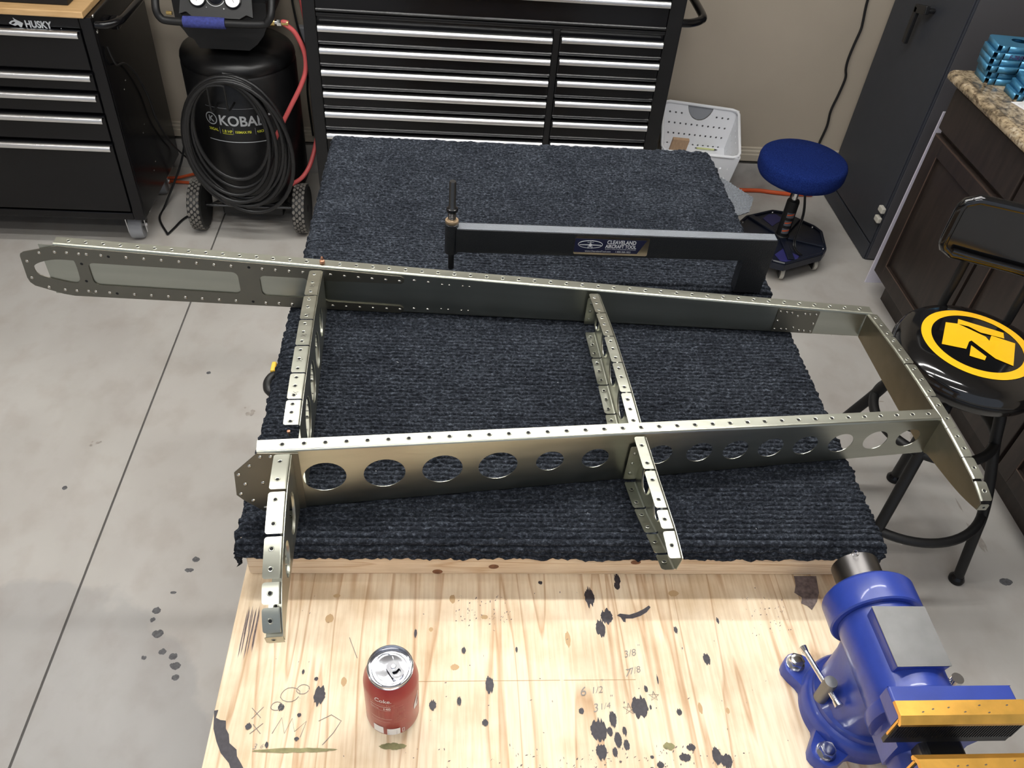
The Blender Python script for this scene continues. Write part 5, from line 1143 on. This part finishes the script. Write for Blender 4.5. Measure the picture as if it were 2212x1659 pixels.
MB().cyl((sx - .02, sy - .004, .29), (sx - .016, sy - .004, .39), .004, seg=8).build('release_lever', m_blackm, rs_)
ssx, ssy = sx - .016, sy - .004; b = MB()
prof = [(.016, .318), (.050, .336), (.092, .356), (.140, .378), (.160, .390), (.167, .402), (.1705, .414), (.1705, .446), (.1665, .458), (.158, .464), (.08, .468), (0, .470)]
seg = 72; vs = []
for i, (r_, z) in enumerate(prof):
    for k in range(seg):
        t = 2 * PI * k / seg; w2 = (1 + .035 * math.sin(11 * t) * max(0, 1 - i / 4.0) + .02 * math.sin(23 * t + 1) * max(0, 1 - i / 4.0))
        vs.append((ssx + r_ * w2 * math.cos(t), ssy + r_ * w2 * math.sin(t), z))
b.add(vs, [(i * seg + k, i * seg + (k + 1) % seg, (i + 1) * seg + (k + 1) % seg, (i + 1) * seg + k) for i in range(len(prof) - 1) for k in range(seg)], 0, True)
b.build('seat_cover', m_fabric, rs_)
b = MB(); b.tube(smooth_path([(ssx + .030, ssy - .030, .335), (ssx + .034, ssy - .036, .318), (sx + .030, sy - .055, .24), (sx + .022, sy - .075, .13), (sx + .024, sy - .11, .108), (sx + .035, sy - .14, .106)], 6), .0028, 6); b.tube(smooth_path([(ssx + .034, ssy - .030, .335), (ssx + .038, ssy - .036, .318), (sx + .036, sy - .055, .24), (sx + .029, sy - .075, .13), (sx + .032, sy - .11, .108), (sx + .045, sy - .14, .106)], 6), .0028, 6)
b.dome((ssx + .033, ssy - .033, .332), (0, 0, -1), .011, .014); b.build('drawstring', m_rubber, rs_)

# ------------------------------------------------------------------ charcoal tall cabinet
tc_ = thing('tall_cabinet', 'charcoal tall storage cabinet with a bent black handle in the corner', 'cabinet', (2.05, 3.15, 0))
MB().box(1.7925, 2.36, 2.880, 3.428, .0, 1.80).build('carcass', m_gab, tc_, bevel=.004)
MB().box(1.80, 2.355, 2.8745, 2.8797, .01, 1.79).build('lit_side_panel', mat('lit_side_grey', (.075, .073, .080), .55), tc_)  # lighter sheet on the near side: front light put into its colour
MB().box(1.786, 1.7922, 2.884, 3.424, .085, 1.79).build('door', m_gab, tc_, bevel=.002)
MB().box(1.784, 1.7922, 2.884, 3.424, .004, .078).build('plinth', m_gab, tc_, bevel=.003)
b = MB(); b.tube([(1.7855, 3.105, .958), (1.752, 3.105, .958)], .009, 12); b.obox((1.750, 3.133, .953), (.008, 0, 0), (0, .042, -.010), (0, .003, .0150)); b.obox((1.750, 3.166, .885), (.008, 0, 0), (0, .013, 0), (0, .001, .068)); b.build('handle', m_gabh, tc_, bevel=.003)
for z in (.245, .20): lab(MB().box(1.768, 1.786, 2.868, 2.905, z - .012, z + .012).build('hinge', m_beige, tc_, bevel=.004), 'pale plastic hinge')

# ------------------------------------------------------------------ white sheet in the gap
b = MB(); b.plate([(1.732, 0.0005), (2.10, .0005), (2.10, .76), (1.742, .745)], lambda x, z: (x, 2.713, z), (0, .006, 0))
tag(rebase(b.build('white_sheet', m_sheet), (1.9, 2.716, 0)), 'thin white sheet standing in the gap beside the brown base cabinet', 'board')

# ------------------------------------------------------------------ brown base cabinet and granite counter
cb = thing('base_cabinet', 'espresso brown base cabinet with a drawer over a raised panel door, under the granite', 'cabinet', (2.05, 2.1, 0))
CF = 1.712; CY1 = 2.634; CY0 = .9
MB().box(CF + .0205, 2.36, CY0, CY1, .105, .884).build('carcass', m_esp, cb)
MB().box(CF + .045, 2.34, CY0, CY1 - .03, 0, .1045).build('toe_kick', m_esp, cb)
MB().box(CF + .002, CF + .020, CY0, CY1, .108, .884).build('face_frame', m_esp, cb, bevel=.001)
yL = CY1 - .004
def panel_door(y1, y0, z0, z1, name, raised=True):
    d = MB().box(CF - .018, CF + .0015, y0, y1, z0, z1); o = d.build(name, m_esp, cb, bevel=.004, seg=2)
    return o
widths = [(2.631, 2.130), (2.116, 1.610), (1.596, 1.09)]
for (y1, y0) in widths:
    panel_door(y1, y0, .724, .868, 'drawer')
    # door: four rails round a sunken raised panel
    fr_ = .062; z0, z1 = .120, .706
    d = MB()
    d.box(CF - .018, CF + .0015, y0, y0 + fr_, z0, z1); d.box(CF - .018, CF + .0015, y1 - fr_, y1, z0, z1)
    d.box(CF - .018, CF + .0015, y0 + fr_, y1 - fr_, z0, z0 + fr_); d.box(CF - .018, CF + .0015, y0 + fr_, y1 - fr_, z1 - fr_, z1)
    do = d.build('door', m_esp, cb, bevel=.002)
    p = MB(); a0, a1, c0_, c1_ = y0 + fr_, y1 - fr_, z0 + fr_, z1 - fr_; i_ = .045
    p.add([(CF - .004, a0, c0_), (CF - .004, a1, c0_), (CF - .004, a1, c1_), (CF - .004, a0, c1_), (CF - .014, a0 + i_, c0_ + i_), (CF - .014, a1 - i_, c0_ + i_), (CF - .014, a1 - i_, c1_ - i_), (CF - .014, a0 + i_, c1_ - i_)], [(4, 5, 6, 7), (0, 1, 5, 4), (1, 2, 6, 5), (2, 3, 7, 6), (3, 0, 4, 7)])
    p.build('panel', m_esp, do)
    e_ = MB(); r_ = .0022
    for (ya, za, yb2, zb2) in ((a0, c0_, a1, c0_), (a0, c0_, a0, c1_), (a1, c0_, a1, c1_)): e_.cyl((CF - .0165, ya, za), (CF - .0165, yb2, zb2), r_, seg=6)
    lab(e_.build('worn_edge', m_espedge, do), 'worn lighter brown edge')
    lab(MB().box(CF - .0186, CF - .0178, y0 + .003, y1 - .003, z1 - .007, z1 - .002).build('worn_edge', m_espedge, do), 'worn lighter brown edge')
ct = MB(); NY_ = 60; prof = [(.0, .8845), (-.006, .889), (-.009, .900), (-.006, .911), (.003, .9165), (.014, .918)]
xf = 1.672; yE = 2.655
ct.plate([(xf + .014, .9), (2.36, .9), (2.36, yE), (xf + .014, yE)], lambda x, y: (x, y, .8845), (0, 0, .0335))
n = len(prof); ct.add([(xf + a - .002 + .0, y, z) for y in (.9, yE) for a, z in prof] , [(i, i + 1, n + i + 1, n + i) for i in range(n - 1)], 0, True)
ct.add([(xf + a - .002, yE, z) for a, z in prof] + [(xf + .014, yE, .8845)], [tuple(range(n + 1))]); 
tag(rebase(ct.build('granite_counter', m_granite), (2.0, 1.8, .8845)), 'speckled brown granite countertop with rounded front edge', 'countertop')

# ------------------------------------------------------------------ blue filmed ribs stacked on the counter
RO = [(0, .006), (0, .092), (.010, .100), (.42, .100), (.42, 0), (.008, 0)]
def wing_rib(lbl, x, y, z, rot, hgt=.0178, sc=1.0, grp='blue ribs stacked on the counter'):
    t = thing('wing_rib', lbl, 'aircraft part', (x, y, z), grp); c, s = math.cos(rot), math.sin(rot)
    T = lambda u, v, h: (x + (u * c - v * s) * sc, y + (u * s + v * c) * sc, z + h)
    O_ = [(u, v) for u, v in RO]
    b = MB(); hs = [ell(.085, .060, .026, .020), ell(.19, .055, .030, .026), ell(.30, .055, .030, .026)]
    b.plate(O_, lambda u, v: T(u, v, hgt - .001), (0, 0, .001), hs); b.build('web', m_ribblue, t)
    f = MB()
    def edge(p, q, n):
        for k in range(n):
            a, e2 = (k + .035) / n, (k + .965) / n
            P0 = (lerp(p[0], q[0], a), lerp(p[1], q[1], a)); P1 = (lerp(p[0], q[0], e2), lerp(p[1], q[1], e2))
            f.add([T(*P0, 0), T(*P1, 0), T(*P1, hgt - .0008), T(*P0, hgt - .0008)], [(0, 1, 2, 3)])
    edge((.42, 0), (.030, 0), 6); edge((.029, 0), (.008, 0), 1); edge((0, .006), (0, .092), 1); edge((.010, .100), (.42, .100), 6)
    f.build('flange', m_ribblue, t, solid=.001, recalc=False)
    return t
zc_ = .9185; names = ['lowest', 'second', 'third', 'fourth', 'fifth', 'topmost']
for k in range(6):
    wing_rib(['blue film covered wing rib, bottom of the tall stack', 'blue wing rib second from the bottom of the tall stack', 'blue wing rib third from the bottom of the tall stack', 'blue wing rib third from the top of the tall stack', 'blue wing rib second from the top, dark ink on its edge', 'blue wing rib with a round hole on top of the tall stack'][k],
             1.727 - .003 * k + [0, .004, -.008, -.003, .001, .012][k], 2.545 + [.0, .003, -.003, .002, .0, .004][k], zc_ + .0206 * k, -.10 + [0, .01, -.015, .0, .02, 0][k], .0198)
for k in range(3):
    wing_rib(['blue wing rib at the bottom of the short stack', 'blue wing rib in the middle of the short stack', 'blue wing rib on top of the short stack'][k], 1.768 + .010 * k, 2.425 + .004 * k, zc_ + .0206 * k, -.04 - .03 * k, .0198, .85)
b = MB(); 
for (u, v) in ((1.765, .0), (1.80, 0)): b.text('F-78', .018, lambda a, c: (u + a, 2.5435 - (u + a - 1.727) * .085, zc_ + .0206 * 4 + .003 + c), bold=.0005)
stuff(tag(b.build('ink_marks', m_ribink), 'dark ink scrawl on the edge of the blue rib stack', 'ink marks'))
b = MB(); b.plate([(1.752, 2.415), (1.80, 2.42), (1.86, 2.33), (1.78, 2.31)], lambda x, y: (x, y, .9186), (0, 0, .0012)); tag(rebase(b.build('paper_card', m_paper), (1.83, 2.3, .9186)), 'white paper lying flat on the granite before the blue ribs', 'paper')
b = MB(); b.add([(1.765, 2.398, .9205), (1.785, 2.335, .9205), (1.87, 2.355, .985), (1.855, 2.405, .985)], [(0, 1, 2, 3)]); tag(rebase(b.build('paper_card', m_paper, solid=.0012, recalc=False), (1.85, 2.3, .92)), 'white card tilted up against the blue ribs at the right edge', 'paper')

# ------------------------------------------------------------------ black bar stool with yellow emblem
bx_, by_ = 1.250, 1.425
bs = thing('bar_stool', 'glossy black bar stool with a round yellow emblem on its seat', 'stool', (bx_, by_, 0))
MB().lathe([(.0, .672), (.150, .672), (.172, .680), (.179, .695), (.180, .712), (.1765, .726), (.168, .736), (.150, .7430), (.10, .7478), (0, .750)], (bx_, by_, 0), seg=72).build('seat', m_stool, bs)
lab(MB().lathe([(.1808, .700), (.1825, .705), (.1808, .710)], (bx_, by_, 0), seg=72).build('seat_piping', m_black, bs), 'raised rim line')
szf = lambda x, y: .7507 - .0068 * ((x - bx_) ** 2 + (y - by_) ** 2) / .0225 * 1.0
def onseat(P, holes=(), fine=None):
    b = MB(); b.sheet(P, holes, lambda x, y: (x, y, szf(x, y) + .0008)); return b
ecx, ecy = bx_ + .002, by_ + .006
b = MB(); N = 72; vs = []
for k in range(N):
    t = 2 * PI * k / N
    for r_ in (.1045, .1150, .1270): x, y = ecx + r_ * math.cos(t), ecy + r_ * math.sin(t); vs.append((x, y, szf(x, y) + .0007))
b.add(vs, [(3 * k + j, 3 * ((k + 1) % N) + j, 3 * ((k + 1) % N) + j + 1, 3 * k + j + 1) for k in range(N) for j in (0, 1)], 0, True)
N1 = [(1.207, 1.506), (1.235, 1.500), (1.2815, 1.4515), (1.283, 1.436), (1.2985, 1.457), (1.347, 1.432), (1.300, 1.350), (1.267, 1.373), (1.238, 1.435), (1.230, 1.431), (1.211, 1.405), (1.160, 1.423)]
N2 = [(1.245, 1.520), (1.337, 1.471), (1.327, 1.448), (1.292, 1.461), (1.276, 1.467), (1.257, 1.490), (1.234, 1.500)]
N3 = [(1.229, 1.418), (1.248, 1.379), (1.238, 1.366), (1.208, 1.381)]
for P in (N1, N2, N3): b.sheet(P, [], lambda x, y: (x, y, szf(x, y) + .0012))
lab(stuff(b.build('emblem', m_yel, bs)), 'yellow ring with a slanted block N')
MB().lathe([(.095, .640), (.118, .642), (.120, .655), (.118, .668), (.06, .6715)], (bx_, by_, 0), seg=48).build('swivel_plate', m_blackm, bs)
def hoop(r_, z, tr, name): MB().tube([(bx_ + r_ * math.cos(t), by_ + r_ * math.sin(t), z) for t in [2 * PI * k / 64 for k in range(64)]], tr, 14, closed=True).build(name, m_blackm, bs)
hoop(.222, .268, .0125, 'foot_ring'); hoop(.150, .500, .0125, 'upper_ring')
for fx2, fy2 in ((1.468, 1.270), (1.430, 1.645), (1.030, 1.580), (1.085, 1.195)):
    dv = Vector((fx2 - bx_, fy2 - by_, 0)).normalized(); c = Vector((bx_, by_, 0))
    pts = smooth_path([c + dv * .085 + Vector((0, 0, .640)), c + dv * .120 + Vector((0, 0, .600)), c + dv * .150 + Vector((0, 0, .500)), c + dv * .195 + Vector((0, 0, .37)), c + dv * .222 + Vector((0, 0, .275)), c + dv * .236 + Vector((0, 0, .20)), Vector((fx2, fy2, .02))], 6)
    l = MB().tube(pts, .0140, 16).build('leg', m_blackm, bs)
    MB().lathe([(.016, .0), (.021, .001), (.022, .010), (.018, .017), (.0145, .024)], (fx2, fy2, 0), seg=24).build('foot_cap', m_black, l)
# curved backrest on two posts
nb = Vector((.44, .90, 0)).normalized(); wb_ = Vector((nb.y, -nb.x, 0)); bc = Vector((1.325, 1.575, 0))
BP = rrect(-.142, .142, .866, 1.014, .030, 6)
b = MB(); G = []
nu_, nv_ = 28, 10
def backpt(u, v, off): return bc + wb_ * u + Vector((0, 0, v)) + nb * (off - .45 * u * u)
b.plate(BP, lambda u, v: backpt(u, v, 0), nb * .022)
# finer curved shell
b = MB()
for off in (0, .022):
    vs = []; rows_ = 12
    for j in range(rows_ + 1):
        v = .866 + .148 * j / rows_; dv_ = min(v - .866, 1.014 - v); hw_ = .142 if dv_ > .030 else .142 - .030 + math.sqrt(max(0, .0009 - (.030 - dv_) ** 2))
        for i in range(25): u = -hw_ + 2 * hw_ * i / 24; vs.append(backpt(u, v, off))
    b.add(vs, [(j * 25 + i, j * 25 + i + 1, (j + 1) * 25 + i + 1, (j + 1) * 25 + i) for j in range(rows_) for i in range(24)], 0, True)
    if off == 0: fr0 = vs
    else: fr1 = vs
edge_ = [i for i in range(25)] + [(j + 1) * 25 + 24 for j in range(rows_)] + [rows_ * 25 + i for i in range(23, -1, -1)] + [j * 25 for j in range(rows_ - 1, 0, -1)]
P0 = [fr0[i] for i in edge_]; P1 = [fr1[i] for i in edge_]; mid = [(a + c_) / 2 for a, c_ in zip(P0, P1)]
b.tube([p for p in mid], .0130, 10, closed=True)
b.build('backrest', m_stool, bs)
lip = MB(); lip.tube(smooth_path([backpt(-.118, .884, -.010), backpt(-.06, .880, -.011), backpt(.0, .879, -.011), backpt(.06, .880, -.011), backpt(.118, .884, -.010)], 5), .0065, 10); lip.build('backrest_lip', m_stool, bs)
for u in (-.075, .078):
    p = bc + wb_ * u; b = MB(); b.tube(smooth_path([Vector((p.x, p.y, .93)) + nb * .016, Vector((p.x, p.y, .80)) + nb * .012, Vector((p.x, p.y, .70)) + nb * .008, Vector((lerp(p.x, bx_, .25), lerp(p.y, by_, .25), .655))], 6), .0105, 14); b.build('back_post', m_blackm, bs)

# ------------------------------------------------------------------ clamp peeking out at the left of the bench
cl = thing('spring_clamp', 'black and yellow clamp peeking out under the left carpet edge', 'clamp', (-.292, 1.05, .93))
b = MB(); b.tube(smooth_path([(-.272, 1.015, .935), (-.295, 1.022, .94), (-.302, 1.040, .94), (-.297, 1.058, .94), (-.284, 1.064, .935)], 5), .009, 12); b.build('body', m_rubber, cl)
b = MB(); b.box(-.304, -.296, 1.070, 1.094, .934, .944); b.box(-.2955, -.285, 1.05, 1.094, .932, .942); b.build('jaw_pad', mat('clamp_yellow', (.75, .48, .05), .5), cl, bevel=.002)
b = MB()
